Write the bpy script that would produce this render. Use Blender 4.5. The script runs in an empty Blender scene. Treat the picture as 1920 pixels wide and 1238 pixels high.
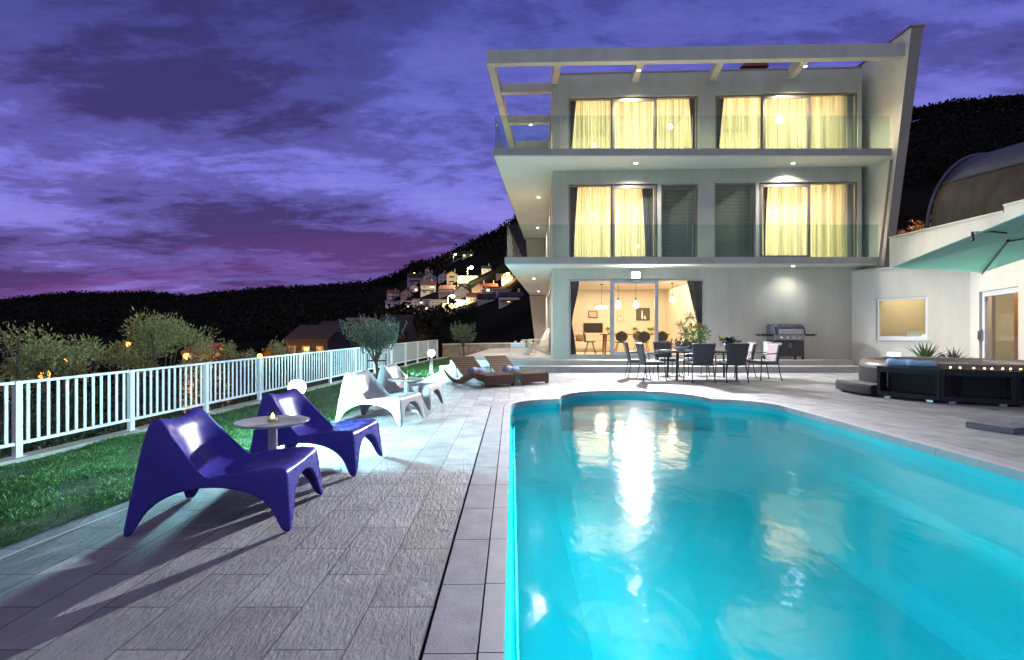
import bpy, bmesh, math, random
import numpy as np
from mathutils import Vector, Matrix, geometry
random.seed(7); RNG = np.random.default_rng(11)
PI = math.pi
scene = bpy.context.scene
COL = scene.collection
F, CX, HY, H = 960.0, 960.0, 622.0, 1.2      # focal length in photo pixels, principal column, horizon row, eye height

def G(px, py, z=0.0):                         # point of a level z seen at a pixel
    Y = F * (H - z) / (py - HY); return ((px - CX) * Y / F, Y, z)
def U(px, py, Y):                             # point at distance Y seen at a pixel
    return ((px - CX) * Y / F, Y, H - (py - HY) * Y / F)

# ------------------------------------------------------------------ materials
def nodes(m):
    m.use_nodes = True; nt = m.node_tree; nt.nodes.clear(); return nt
def N(nt, t, **kw):
    n = nt.nodes.new(t)
    for k, v in kw.items():
        if k.startswith('i_'):
            n.inputs[k[2:].replace('_', ' ')].default_value = v
        else: setattr(n, k, v)
    return n
def L(nt, a, ao, b, bi): nt.links.new(a.outputs[ao], b.inputs[bi])
def c4(c): return (c[0], c[1], c[2], 1.0)
MATS = {}
def pbr(name, col, rough=.5, metal=0.0, var=.15, scale=4.0, bump=0.0, bscale=40.0, bdist=.01, stretch=(1,1,1), coat=0.0, trans=0.0, spec=.5, rv=.12, streak=0.0):
    if name in MATS: return MATS[name]
    m = bpy.data.materials.new(name); nt = nodes(m)
    out = N(nt, 'ShaderNodeOutputMaterial'); p = N(nt, 'ShaderNodeBsdfPrincipled')
    tc = N(nt, 'ShaderNodeTexCoord'); mp = N(nt, 'ShaderNodeMapping'); mp.inputs['Scale'].default_value = stretch
    L(nt, tc, 'Object', mp, 'Vector')
    nz = N(nt, 'ShaderNodeTexNoise'); nz.inputs['Scale'].default_value = scale; nz.inputs['Detail'].default_value = 6; nz.inputs['Roughness'].default_value = .6
    L(nt, mp, 'Vector', nz, 'Vector')
    rp = N(nt, 'ShaderNodeValToRGB'); e = rp.color_ramp.elements
    e[0].position = .3; e[1].position = .7
    e[0].color = c4([max(0, x * (1 - var)) for x in col]); e[1].color = c4([min(1, x * (1 + var)) for x in col])
    L(nt, nz, 'Fac', rp, 'Fac'); src = rp
    if streak:                                 # rain streaks and patches of weathering
        m3 = N(nt, 'ShaderNodeMapping'); m3.inputs['Scale'].default_value = (1.7,1.7,.28); L(nt, tc, 'Object', m3, 'Vector')
        n3 = N(nt, 'ShaderNodeTexNoise'); n3.inputs['Scale'].default_value = 1.0; n3.inputs['Detail'].default_value = 7; n3.inputs['Roughness'].default_value = .7; L(nt, m3, 'Vector', n3, 'Vector')
        r3 = N(nt, 'ShaderNodeValToRGB'); r3.color_ramp.elements[0].position = .36; r3.color_ramp.elements[1].position = .56; q = 1-streak; r3.color_ramp.elements[0].color = (q,q*.98,q*.95,1); r3.color_ramp.elements[1].color = (1,1,1,1); L(nt, n3, 'Fac', r3, 'Fac')
        mm = N(nt, 'ShaderNodeMixRGB', blend_type='MULTIPLY'); mm.inputs['Fac'].default_value = 1; L(nt, rp, 'Color', mm, 'Color1'); L(nt, r3, 'Color', mm, 'Color2'); src = mm
    L(nt, src, 'Color', p, 'Base Color')
    mr = N(nt, 'ShaderNodeMapRange'); mr.inputs['From Min'].default_value = .3; mr.inputs['From Max'].default_value = .7; mr.inputs['To Min'].default_value = max(.02, rough-rv*rough); mr.inputs['To Max'].default_value = min(1, rough+rv*rough+.02)
    nr = N(nt, 'ShaderNodeTexNoise'); nr.inputs['Scale'].default_value = scale*2.3; nr.inputs['Detail'].default_value = 7; L(nt, mp, 'Vector', nr, 'Vector'); L(nt, nr, 'Fac', mr, 'Value'); L(nt, mr, 'Result', p, 'Roughness')
    p.inputs['Metallic'].default_value = metal
    p.inputs['Coat Weight'].default_value = coat; p.inputs['Specular IOR Level'].default_value = spec
    if bump:
        n2 = N(nt, 'ShaderNodeTexNoise'); n2.inputs['Scale'].default_value = bscale; n2.inputs['Detail'].default_value = 5
        L(nt, mp, 'Vector', n2, 'Vector'); b = N(nt, 'ShaderNodeBump'); b.inputs['Strength'].default_value = bump; b.inputs['Distance'].default_value = bdist
        L(nt, n2, 'Fac', b, 'Height'); L(nt, b, 'Normal', p, 'Normal')
    if trans:
        t = N(nt, 'ShaderNodeBsdfTranslucent'); L(nt, rp, 'Color', t, 'Color')
        mx = N(nt, 'ShaderNodeMixShader'); mx.inputs[0].default_value = trans
        L(nt, p, 'BSDF', mx, 1); L(nt, t, 'BSDF', mx, 2); L(nt, mx, 'Shader', out, 'Surface')
    else: L(nt, p, 'BSDF', out, 'Surface')
    MATS[name] = m; return m
def emit(name, col, s):
    if name in MATS: return MATS[name]
    m = bpy.data.materials.new(name); nt = nodes(m)
    o = N(nt, 'ShaderNodeOutputMaterial'); e = N(nt, 'ShaderNodeEmission'); e.inputs['Color'].default_value = c4(col); e.inputs['Strength'].default_value = s
    L(nt, e, 'Emission', o, 'Surface'); MATS[name] = m; return m
def glass(name, tint=(.93, .97, .95), ior=1.45, rough=0.0, k=1.0):
    if name in MATS: return MATS[name]
    m = bpy.data.materials.new(name); nt = nodes(m)
    o = N(nt, 'ShaderNodeOutputMaterial'); t = N(nt, 'ShaderNodeBsdfTransparent'); t.inputs['Color'].default_value = c4(tint)
    g = N(nt, 'ShaderNodeBsdfGlossy'); g.inputs['Roughness'].default_value = rough
    f = N(nt, 'ShaderNodeFresnel'); f.inputs['IOR'].default_value = ior
    ge = N(nt, 'ShaderNodeNewGeometry'); iv = N(nt, 'ShaderNodeMath', operation='MULTIPLY_ADD'); iv.inputs[1].default_value = -k; iv.inputs[2].default_value = k; L(nt, ge, 'Backfacing', iv, 0)
    mu = N(nt, 'ShaderNodeMath', operation='MULTIPLY'); L(nt, iv, 0, mu, 1); L(nt, f, 'Fac', mu, 0)
    mx = N(nt, 'ShaderNodeMixShader'); L(nt, mu, 0, mx, 0); L(nt, t, 'BSDF', mx, 1); L(nt, g, 'BSDF', mx, 2); L(nt, mx, 'Shader', o, 'Surface')
    MATS[name] = m; return m
def sheer(name, col, see=.2, tr=.6):
    m = bpy.data.materials.new(name); nt = nodes(m)
    o = N(nt, 'ShaderNodeOutputMaterial'); d = N(nt, 'ShaderNodeBsdfDiffuse'); t = N(nt, 'ShaderNodeBsdfTranslucent'); x = N(nt, 'ShaderNodeBsdfTransparent')
    tc = N(nt, 'ShaderNodeTexCoord'); mp = N(nt, 'ShaderNodeMapping'); mp.inputs['Scale'].default_value = (26, 1, .25)
    nz = N(nt, 'ShaderNodeTexNoise'); nz.inputs['Scale'].default_value = 1.0; nz.inputs['Detail'].default_value = 3
    L(nt, tc, 'Object', mp, 'Vector'); L(nt, mp, 'Vector', nz, 'Vector')
    rp = N(nt, 'ShaderNodeValToRGB'); rp.color_ramp.elements[0].position = .35; rp.color_ramp.elements[1].position = .62
    rp.color_ramp.elements[0].color = c4([v * .62 for v in col]); rp.color_ramp.elements[1].color = c4(col); L(nt, nz, 'Fac', rp, 'Fac')
    L(nt, rp, 'Color', d, 'Color'); L(nt, rp, 'Color', t, 'Color')
    rp.color_ramp.elements[0].color = c4([v * .5 for v in col]); m1 = N(nt, 'ShaderNodeMixShader'); m1.inputs[0].default_value = tr; L(nt, d, 'BSDF', m1, 1); L(nt, t, 'BSDF', m1, 2)
    m2 = N(nt, 'ShaderNodeMixShader'); m2.inputs[0].default_value = see; L(nt, m1, 'Shader', m2, 1); L(nt, x, 'BSDF', m2, 2); L(nt, m2, 'Shader', o, 'Surface')
    MATS[name] = m; return m

# ------------------------------------------------------------------ mesh builder
class MB:
    def __init__(s): s.v = []; s.f = []; s.mi = []; s.sm = []; s.cur = 0; s.smooth = False
    def add(s, vs, fs, smooth=None):
        b = len(s.v); s.v.extend([tuple(v) for v in vs])
        for f in fs:
            s.f.append([b + i for i in f]); s.mi.append(s.cur); s.sm.append(s.smooth if smooth is None else smooth)
        return s
    def box(s, x0, x1, y0, y1, z0, z1, M=None):
        vs = [(x0,y0,z0),(x1,y0,z0),(x1,y1,z0),(x0,y1,z0),(x0,y0,z1),(x1,y0,z1),(x1,y1,z1),(x0,y1,z1)]
        if M is not None: vs = [M @ Vector(v) for v in vs]
        return s.add(vs, [(0,3,2,1),(4,5,6,7),(0,1,5,4),(1,2,6,5),(2,3,7,6),(3,0,4,7)], False)
    def hexa(s, b, t):                        # bottom and top quads
        return s.add(list(b) + list(t), [(3,2,1,0),(4,5,6,7),(0,1,5,4),(1,2,6,5),(2,3,7,6),(3,0,4,7)], False)
    def prism(s, poly, z0, z1):
        n = len(poly); a = sum(poly[i][0]*poly[(i+1)%n][1]-poly[(i+1)%n][0]*poly[i][1] for i in range(n))
        if a < 0: poly = poly[::-1]
        vs = [(p[0],p[1],z0) for p in poly] + [(p[0],p[1],z1) for p in poly]
        fs = [list(range(n))[::-1], list(range(n,2*n))] + [(i,(i+1)%n,n+(i+1)%n,n+i) for i in range(n)]
        return s.add(vs, fs, False)
    def extr(s, prof, axis, a0, a1):          # prof: 2-D outline; axis 'x': (y,z) swept in x; 'y': (x,z) swept in y
        def P(p, a): return (a,p[0],p[1]) if axis == 'x' else (p[0],a,p[1])
        n = len(prof); vs = [P(p,a0) for p in prof] + [P(p,a1) for p in prof]
        return s.add(vs, [list(range(n)), list(range(n,2*n))[::-1]] + [(i,n+i,n+(i+1)%n,(i+1)%n) for i in range(n)], False)
    def tube(s, pts, r, n=8, cap=True):
        pts = [Vector(p) for p in pts]; k = len(pts)
        rs = r if isinstance(r, (list, tuple)) else [r]*k
        vs = []; d0 = (pts[1]-pts[0]).normalized(); up = Vector((0,0,1)) if abs(d0.z) < .9 else Vector((1,0,0))
        nx = d0.cross(up).normalized()
        for i, p in enumerate(pts):
            d = (pts[min(i+1,k-1)]-pts[max(i-1,0)]).normalized(); nx = (nx - d*nx.dot(d)).normalized(); ny = d.cross(nx)
            for j in range(n):
                a = 2*PI*j/n; vs.append(p + nx*(rs[i]*math.cos(a)) + ny*(rs[i]*math.sin(a)))
        fs = [(i*n+j, i*n+(j+1)%n, (i+1)*n+(j+1)%n, (i+1)*n+j) for i in range(k-1) for j in range(n)]
        s.add(vs, fs, True)
        if cap: s.add(vs[:n], [list(range(n))[::-1]], False); s.add(vs[-n:], [list(range(n))], False)
        return s
    def lathe(s, prof, c=(0,0,0), n=24, M=None):      # prof: (r,z) from bottom outside to top
        vs = []
        for r, z in prof:
            for j in range(n):
                a = 2*PI*j/n; vs.append(Vector((c[0]+r*math.cos(a), c[1]+r*math.sin(a), c[2]+z)))
        if M is not None: vs = [M @ v for v in vs]
        k = len(prof)
        return s.add(vs, [(i*n+j, i*n+(j+1)%n, (i+1)*n+(j+1)%n, (i+1)*n+j) for i in range(k-1) for j in range(n)], True)
    def ball(s, c, r, n=14, sq=(1,1,1)):
        m = n//2; vs = []
        for i in range(m+1):
            t = PI*i/m
            for j in range(n):
                a = 2*PI*j/n; vs.append((c[0]+r*sq[0]*math.sin(t)*math.cos(a), c[1]+r*sq[1]*math.sin(t)*math.sin(a), c[2]-r*sq[2]*math.cos(t)))
        return s.add(vs, [(i*n+j, i*n+(j+1)%n, (i+1)*n+(j+1)%n, (i+1)*n+j) for i in range(m) for j in range(n)], True)
    def grid(s, P, smooth=True):              # P[i][j] points
        a, b = len(P), len(P[0]); vs = [p for row in P for p in row]
        return s.add(vs, [(i*b+j, (i+1)*b+j, (i+1)*b+j+1, i*b+j+1) for i in range(a-1) for j in range(b-1)], smooth)
    def build(s, name, mats, parent=None, bevel=0.0, solid=0.0, subsurf=0):
        me = bpy.data.meshes.new(name); me.from_pydata(s.v, [], s.f)
        for m in (mats if isinstance(mats, (list, tuple)) else [mats]): me.materials.append(m)
        me.polygons.foreach_set('material_index', s.mi); me.polygons.foreach_set('use_smooth', s.sm); me.update()
        o = bpy.data.objects.new(name, me); COL.objects.link(o)
        if parent: o.parent = parent
        if solid: md = o.modifiers.new('solid', 'SOLIDIFY'); md.thickness = solid; md.offset = -1
        if subsurf: md = o.modifiers.new('sub', 'SUBSURF'); md.levels = md.render_levels = subsurf
        if bevel: md = o.modifiers.new('bev', 'BEVEL'); md.width = bevel; md.segments = 2; md.limit_method = 'ANGLE'
        return o
def tag(o, label=None, cat=None, group=None, kind=None):
    if label: o['label'] = label
    if cat: o['category'] = cat
    if group: o['group'] = group
    if kind: o['kind'] = kind
    return o
def thing(name, label, cat, loc=(0,0,0), rz=0.0, group=None):
    o = bpy.data.objects.new(name, None); COL.objects.link(o); o.location = loc; o.rotation_euler = (0,0,rz); o.empty_display_size = .2
    return tag(o, label, cat, group)
def copy_tree(o, parent=None):
    c = o.copy(); COL.objects.link(c)
    if parent: c.parent = parent
    for ch in [x for x in bpy.data.objects if x.parent == o]: copy_tree(ch, c)
    return c
def cards(name, P, size, mat, parent=None, aspect=.3, dirs=None, bend=0.0, rng=RNG):
    """many small leaves (one four-sided face each) in one mesh: P centres, size lengths"""
    n = len(P); P = np.asarray(P, float); size = np.broadcast_to(np.asarray(size, float), (n,))
    d = rng.normal(size=(n,3)) if dirs is None else np.asarray(dirs, float)
    d /= np.linalg.norm(d, axis=1)[:,None] + 1e-9
    r = rng.normal(size=(n,3)); w = np.cross(d, r); w /= np.linalg.norm(w, axis=1)[:,None] + 1e-9
    ln = size[:,None]; wd = ln*aspect*.5
    V = np.empty((n,4,3)); V[:,0] = P; V[:,1] = P + d*ln*.45 + w*wd; V[:,2] = P + d*ln; V[:,3] = P + d*ln*.45 - w*wd
    if bend: V[:,2,2] -= size*bend
    me = bpy.data.meshes.new(name); me.vertices.add(4*n); me.vertices.foreach_set('co', V.reshape(-1))
    me.loops.add(4*n); me.loops.foreach_set('vertex_index', np.arange(4*n, dtype=np.int32))
    me.polygons.add(n); me.polygons.foreach_set('loop_start', np.arange(0,4*n,4, dtype=np.int32)); me.polygons.foreach_set('loop_total', np.full(n,4,dtype=np.int32))
    me.materials.append(mat); me.update(); me.validate()
    o = bpy.data.objects.new(name, me); COL.objects.link(o)
    if parent: o.parent = parent
    return o

# shared materials
M_plaster = pbr('plaster', (.56,.55,.49), .85, var=.09, scale=1.3, stretch=(1,1,.35), streak=.08, bump=.25, bscale=120, bdist=.004)
M_plaster_w = pbr('plaster_warm', (.70,.67,.60), .85, var=.06, scale=1.1, stretch=(1,1,.4), streak=.07, bump=.25, bscale=120, bdist=.004)
M_conc = pbr('concrete_trim', (.58,.57,.52), .75, var=.08, scale=2, streak=.10)
M_frame = pbr('anodised_frame', (.30,.27,.24), .35, .6, var=.05)
M_white = pbr('white_metal', (.80,.80,.82), .35, var=.03)
M_whitep = pbr('white_plastic', (.46,.48,.48), .35, var=.03, scale=6, rv=.2, spec=.2)
M_purple = pbr('purple_plastic', (.055,.050,.32), .27, var=.04, scale=5, rv=.15, spec=.11)
M_dark = pbr('dark_metal', (.03,.03,.034), .35, .3, var=.1)
M_black = pbr('black_enamel', (.02,.02,.025), .3, var=.1)
M_steel = pbr('brushed_steel', (.6,.6,.62), .3, .9, var=.05)
M_rattan = pbr('dark_rattan', (.022,.020,.028), .75, var=.35, spec=.3, scale=60, bump=.6, bscale=90, bdist=.004)
M_pane = glass('window_pane', (.96,.98,.97))
M_bal = glass('balustrade_glass', (.80,.90,.87), 1.45)
M_drape = pbr('grey_drape', (.11,.115,.125), .9, var=.3, scale=30, stretch=(4,4,.2), trans=.15)
M_sheer = sheer('sheer_curtain', (.88,.85,.72))
M_inner = pbr('inner_wall', (.72,.66,.56), .9, var=.03)
M_innerfloor = pbr('inner_floor', (.55,.45,.33), .4, var=.1)
# ------------------------------------------------------------------ terrain and hills
SKY = [(-2600,566),(-600,560),(-200,565),(0,570),(60,564),(130,558),(240,556),(330,559),(345,562),(400,558),(480,549),(560,545),(640,542),(690,539),(735,531),(775,512),
       (830,495),(880,470),(920,452),(950,438),(985,405),(1050,360),(1200,290),(1450,245),(1710,222),(1800,209),(1920,198),(2200,190),(2600,210),(5000,300)]
def lerp_tab(tab, x):
    if x <= tab[0][0]: return tab[0][1]
    for (a, b), (c, d) in zip(tab, tab[1:]):
        if x <= c: return b + (d-b)*(x-a)/(c-a)
    return tab[-1][1]
DIST = [(-2600,560),(600,560),(700,420),(800,300),(1000,260),(1300,190),(1700,150),(5000,150)]
def hill_z(x, y):
    r = math.hypot(x, y); th = math.atan2(x, y)
    front = abs(th) < math.radians(76)
    px = CX + F*math.tan(th) if front else (-2600 if th < 0 else 5000)
    Y = y if front else r*.25
    ys = lerp_tab(DIST, px); zs = H + (HY - lerp_tab(SKY, px))*ys/F
    if not front: zs = 20; ys = 200; Y = r
    zb = -9.0; yb = 45 if px > 700 else 80
    if Y < 11: z = -2.4
    elif Y < yb: t = (Y-11)/(yb-11); z = -2.4 + (zb+2.4)*(t*t*(3-2*t))
    else:
        t = (Y-yb)/max(1, ys-yb)
        z = zb + (zs-zb)*(t if t <= 1 else 1 - .25*(t-1))
    return z + (math.sin(x*.06)+math.sin(y*.05+x*.02))*.012*max(0, r-20)*.3*min(1, 60/max(r,1))
def terrain():
    mb = MB(); rs = [0,3,6,9,11,13,16] + list(np.geomspace(19,1500,95))
    angs = [math.radians(a) for a in np.concatenate([np.arange(-180,-76,8), np.arange(-76,77,1.0), np.arange(84,181,8)])]
    mb.grid([[(r*math.sin(a), r*math.cos(a), hill_z(r*math.sin(a), r*math.cos(a))) for r in rs] for a in angs])
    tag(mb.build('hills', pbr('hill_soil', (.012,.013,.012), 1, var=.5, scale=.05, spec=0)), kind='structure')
terrain()
def hill_at(px, py):                          # first point of the slope behind a pixel (marching out from the valley)
    a = (px-CX)/F
    for k in range(400):
        Y = 45*math.exp(k*.0065)
        z = hill_z(a*Y, Y)
        if HY - (z-H)*F/Y <= py: return (a*Y, Y, z)
    return (a*Y, Y, z)
def forest():
    P, S = [], []
    for k in range(5200):
        px = random.uniform(-60, 1010) if random.random() < .72 else random.uniform(1640, 2000)
        sk = lerp_tab(SKY, px)
        top = random.random() < .5
        py = sk + (random.uniform(0, 5) if top else random.uniform(2, min(130, 640-sk)))
        x, Y, z = hill_at(px, py)
        if 700 < px < 990 and 478 < py < 588 and not top: continue
        h = random.choice([3,4,5,6,7]) * (.62 if px > 1500 else .8)*(1.25 if Y > 300 else 1)*min(1,(Y/190)**.9)
        n = 34 if top else 22
        for i in range(n):
            u = RNG.normal(size=3); u /= np.linalg.norm(u); q = random.random()**.4
            P.append((x+u[0]*h*.55*q, Y+u[1]*h*.5*q, z+h*.5+u[2]*h*.55*q)); S.append(h*random.uniform(.16,.34))
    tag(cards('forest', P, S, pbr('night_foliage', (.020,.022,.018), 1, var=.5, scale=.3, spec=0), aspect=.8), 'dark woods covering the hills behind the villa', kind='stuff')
forest()

# ------------------------------------------------------------------ pool outline (counter-clockwise, seen from above)
def pool_outline(off=0.0):
    pts = []
    xl, xr, yt, y0, r = -.03-off, 4.30+off, 9.0+off, .45-off, .9+off
    def arc(cx, cy, rad, a0, a1, n):
        for i in range(n+1):
            a = math.radians(a0+(a1-a0)*i/n); pts.append((cx+rad*math.cos(a), cy+rad*math.sin(a)))
    arc(xl+.4+off, y0+.4+off, .4+off, 180, 270, 6); arc(xr-.4-off, y0+.4+off, .4+off, 270, 360, 6)
    arc(3.4, 8.1, r, 0, 83, 10)
    R = 1.33+off; dy = yt-9.0; a0 = math.degrees(math.asin(min(1, dy/R))) if off > 0 else 0
    arc(2.17, 9.0, R, a0, 180-a0, 26)
    arc(.87, 8.1, r, 97, 180, 10)
    n = 7
    for i in range(1, n): pts.append((xl, 8.1+(y0+.4+off-8.1)*i/n))
    return pts
inner, mid, outer_c = pool_outline(0), pool_outline(.10), pool_outline(.31)

# paved deck with a hole for the pool
def deck_material():
    m = bpy.data.materials.new('stone_paving'); nt = nodes(m)
    o = N(nt, 'ShaderNodeOutputMaterial'); p = N(nt, 'ShaderNodeBsdfPrincipled'); L(nt, p, 'BSDF', o, 'Surface')
    tc = N(nt, 'ShaderNodeTexCoord'); mp = N(nt, 'ShaderNodeMapping'); mp.inputs['Rotation'].default_value = (0,0,PI/2); mp.inputs['Location'].default_value = (.13,.05,0)
    L(nt, tc, 'Object', mp, 'Vector')
    br = N(nt, 'ShaderNodeTexBrick'); br.offset = .5
    for k, v in dict(Scale=1.0, Mortar_Size=.0035, Mortar_Smooth=.2, Brick_Width=.60, Row_Height=.288, Bias=0).items(): br.inputs[k.replace('_',' ')].default_value = v
    br.inputs['Color1'].default_value = (.33,.33,.345,1); br.inputs['Color2'].default_value = (.45,.455,.47,1); br.inputs['Mortar'].default_value = (.10,.095,.10,1)
    L(nt, mp, 'Vector', br, 'Vector')
    nz = N(nt, 'ShaderNodeTexNoise'); nz.inputs['Scale'].default_value = 3.5; nz.inputs['Detail'].default_value = 8; L(nt, tc, 'Object', nz, 'Vector')
    rp = N(nt, 'ShaderNodeValToRGB'); rp.color_ramp.elements[0].color = (.72,.72,.74,1); rp.color_ramp.elements[1].color = (1.1,1.1,1.1,1); rp.color_ramp.elements[0].position = .3; rp.color_ramp.elements[1].position = .7
    L(nt, nz, 'Fac', rp, 'Fac')
    mx = N(nt, 'ShaderNodeMixRGB', blend_type='MULTIPLY'); mx.inputs['Fac'].default_value = 1; L(nt, br, 'Color', mx, 'Color1'); L(nt, rp, 'Color', mx, 'Color2')
    L(nt, mx, 'Color', p, 'Base Color'); p.inputs['Roughness'].default_value = .62; p.inputs['Specular IOR Level'].default_value = .35
    # cleft-slate relief, its grain slanting across each tile
    m2 = N(nt, 'ShaderNodeMapping'); m2.inputs['Rotation'].default_value = (0,0,.25); m2.inputs['Scale'].default_value = (42,13,10); L(nt, tc, 'Object', m2, 'Vector')
    br2 = N(nt, 'ShaderNodeTexBrick'); br2.offset = .5; L(nt, mp, 'Vector', br2, 'Vector')
    for k, v in dict(Scale=1.0, Mortar_Size=.0, Brick_Width=.60, Row_Height=.288, Bias=0).items(): br2.inputs[k.replace('_',' ')].default_value = v
    br2.inputs['Color1'].default_value = (0,0,0,1); br2.inputs['Color2'].default_value = (1,1,1,1)
    va = N(nt, 'ShaderNodeVectorMath', operation='MULTIPLY_ADD'); va.inputs[1].default_value = (7,11,23); L(nt, br2, 'Color', va, 0); L(nt, m2, 'Vector', va, 2)
    n2 = N(nt, 'ShaderNodeTexNoise'); n2.inputs['Scale'].default_value = 1.0; n2.inputs['Detail'].default_value = 9; n2.inputs['Roughness'].default_value = .68; n2.inputs['Distortion'].default_value = .3; L(nt, va, 'Vector', n2, 'Vector')
    md = N(nt, 'ShaderNodeMath', operation='MULTIPLY_ADD'); md.inputs[1].default_value = -.55; L(nt, br, 'Fac', md, 0); L(nt, n2, 'Fac', md, 2)
    b = N(nt, 'ShaderNodeBump'); b.inputs['Strength'].default_value = 1.0; b.inputs['Distance'].default_value = .05; L(nt, md, 0, b, 'Height'); L(nt, b, 'Normal', p, 'Normal')
    return m
LAWN_E = [(-3.12,-3.0),(-2.98,0.0),(-2.845,2.84),(-2.735,3.72),(-2.42,6.98),(-2.28,11.0),(-2.2,15.0)]      # lawn edge of the deck
def sheet_with_hole(name, outer, hole, z, mat):
    tri = geometry.tessellate_polygon([[Vector((x,y,0)) for x,y in outer], [Vector((x,y,0)) for x,y in hole]])
    allp = outer + hole; mb = MB(); fs = []
    for t in tri:
        a, b, c = [Vector((*allp[i],0)) for i in t]
        fs.append(t if (b-a).cross(c-a).z > 0 else t[::-1])
    mb.add([(x,y,z) for x,y in allp], fs, False); return mb.build(name, mat)
deck_out = [(x,y) for x,y in LAWN_E] + [(-2.2,15.55),(14,15.55),(14,-3)]
tag(sheet_with_hole('pool_deck', deck_out[::-1], outer_c, 0.0, deck_material()), kind='structure')
# tile edging and thin pale strip along the lawn
def strip(name, off0, off1, z, mat):
    mb = MB(); mb.grid([[(x+o, y, z) for o in (off0, off1)] for x, y in reversed(LAWN_E)], False); return mb.build(name, mat)
tag(strip('edging_strip', .145, .168, .004, pbr('pale_grout', (.62,.60,.55), .8)), kind='structure')
# coping stones
def ring_stones(name, A, B, length, z0, z1, mat, gap=.006, drop=0.0):
    mb = MB()
    n = len(A); segs = []
    for i in range(n):
        a0, a1, b0, b1 = Vector(A[i]), Vector(A[(i+1)%n]), Vector(B[i]), Vector(B[(i+1)%n])
        k = max(1, round((a1-a0).length/length))
        for j in range(k): segs.append((a0.lerp(a1,j/k), a0.lerp(a1,(j+1)/k), b0.lerp(b1,j/k), b0.lerp(b1,(j+1)/k), k > 1 or i % 3 == 0))
    for p0, p1, q0, q1, jt in segs:
        d = (p1-p0); g = d.normalized()*gap*.5 if jt and d.length > .03 else Vector((0,0))
        p0g, q0g = p0+g, q0+g
        p1g, q1g = (p1-g, q1-g) if jt else (p1, q1)
        mb.hexa([(p0g.x,p0g.y,z0),(q0g.x,q0g.y,z0),(q1g.x,q1g.y,z0),(p1g.x,p1g.y,z0)],
                [(p0g.x,p0g.y,z1),(q0g.x,q0g.y,z1-drop),(q1g.x,q1g.y,z1-drop),(p1g.x,p1g.y,z1)])
    return mb.build(name, mat)
M_cop = pbr('coping_stone', (.34,.33,.36), .7, var=.15, scale=6, bump=.5, bscale=90, bdist=.004)
tag(ring_stones('pool_coping', [(.004*0+x,y) for x,y in mid], [(x,y) for x,y in pool_outline(.295)], .5, -.06, .014, M_cop, drop=.0), kind='structure')
tag(ring_stones('pool_lip', inner, pool_outline(.092), .5, -.06, .018, pbr('lip_stone', (.42,.42,.44), .55, var=.1, scale=6, bump=.2, bscale=90, bdist=.003)), kind='structure')
tag(ring_stones('coping_bed', pool_outline(.05), outer_c, 99, -.058, -.02, pbr('dark_joint', (.05,.05,.055), .9), gap=0), kind='structure')
# basin, water, steps, lamps
M_liner = pbr('pool_liner', (.022,.60,.67), .45, var=.05, scale=.8)
def basin():
    mb = MB(); rows = []
    for off, z in ((0,-.0605),(-.01,-.40),(-.03,-.62),(-.07,-.82),(-.15,-1.0),(-.26,-1.15),(-.40,-1.27),(-.55,-1.35),(-.68,-1.40)):
        r = [(x,y,z) for x,y in pool_outline(off)]; rows.append(r+[r[0]])
    mb.grid(rows, True); mb.f = [f[::-1] for f in mb.f]
    last = rows[-1][:-1]; tri = geometry.tessellate_polygon([[Vector(p) for p in last]]); fs = []
    for t in tri:
        a, b, c = [Vector((last[i][0],last[i][1],0)) for i in t]; fs.append(t if (b-a).cross(c-a).z > 0 else t[::-1])
    mb.add([(p[0],p[1],p[2]-.0) for p in last], fs, False)
    return tag(mb.build('pool_basin', M_liner), kind='structure')
B_pool = basin()
def roman_bench():
    mb = MB()
    for q, z in ((1.318,-.55),):
        mb.prism([(2.17+q*math.cos(a), 9.03+q*math.sin(a)) for a in [math.radians(d) for d in range(0,181,6)]], -1.44, z)
    return tag(mb.build('pool_bench', pbr('bench_liner', (.22,.66,.72), .4, var=.03)), kind='structure')
roman_bench()
def pool_strips():
    m = emit('pool_lamp_glow', (.20,.93,1.0), 28)
    def strip(name, pts, z0, z1):
        mb = MB(); mb.grid([[(x,y,z) for z in (z0,z1)] for x,y in pts], False); mb.build(name, m, B_pool)
    strip('led_strip', [(.03,7.6),(.03,1.0)], -.62, -.34); strip('led_strip', [(.6,.52),(3.7,.52)], -.66, -.36)
pool_strips()
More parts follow.
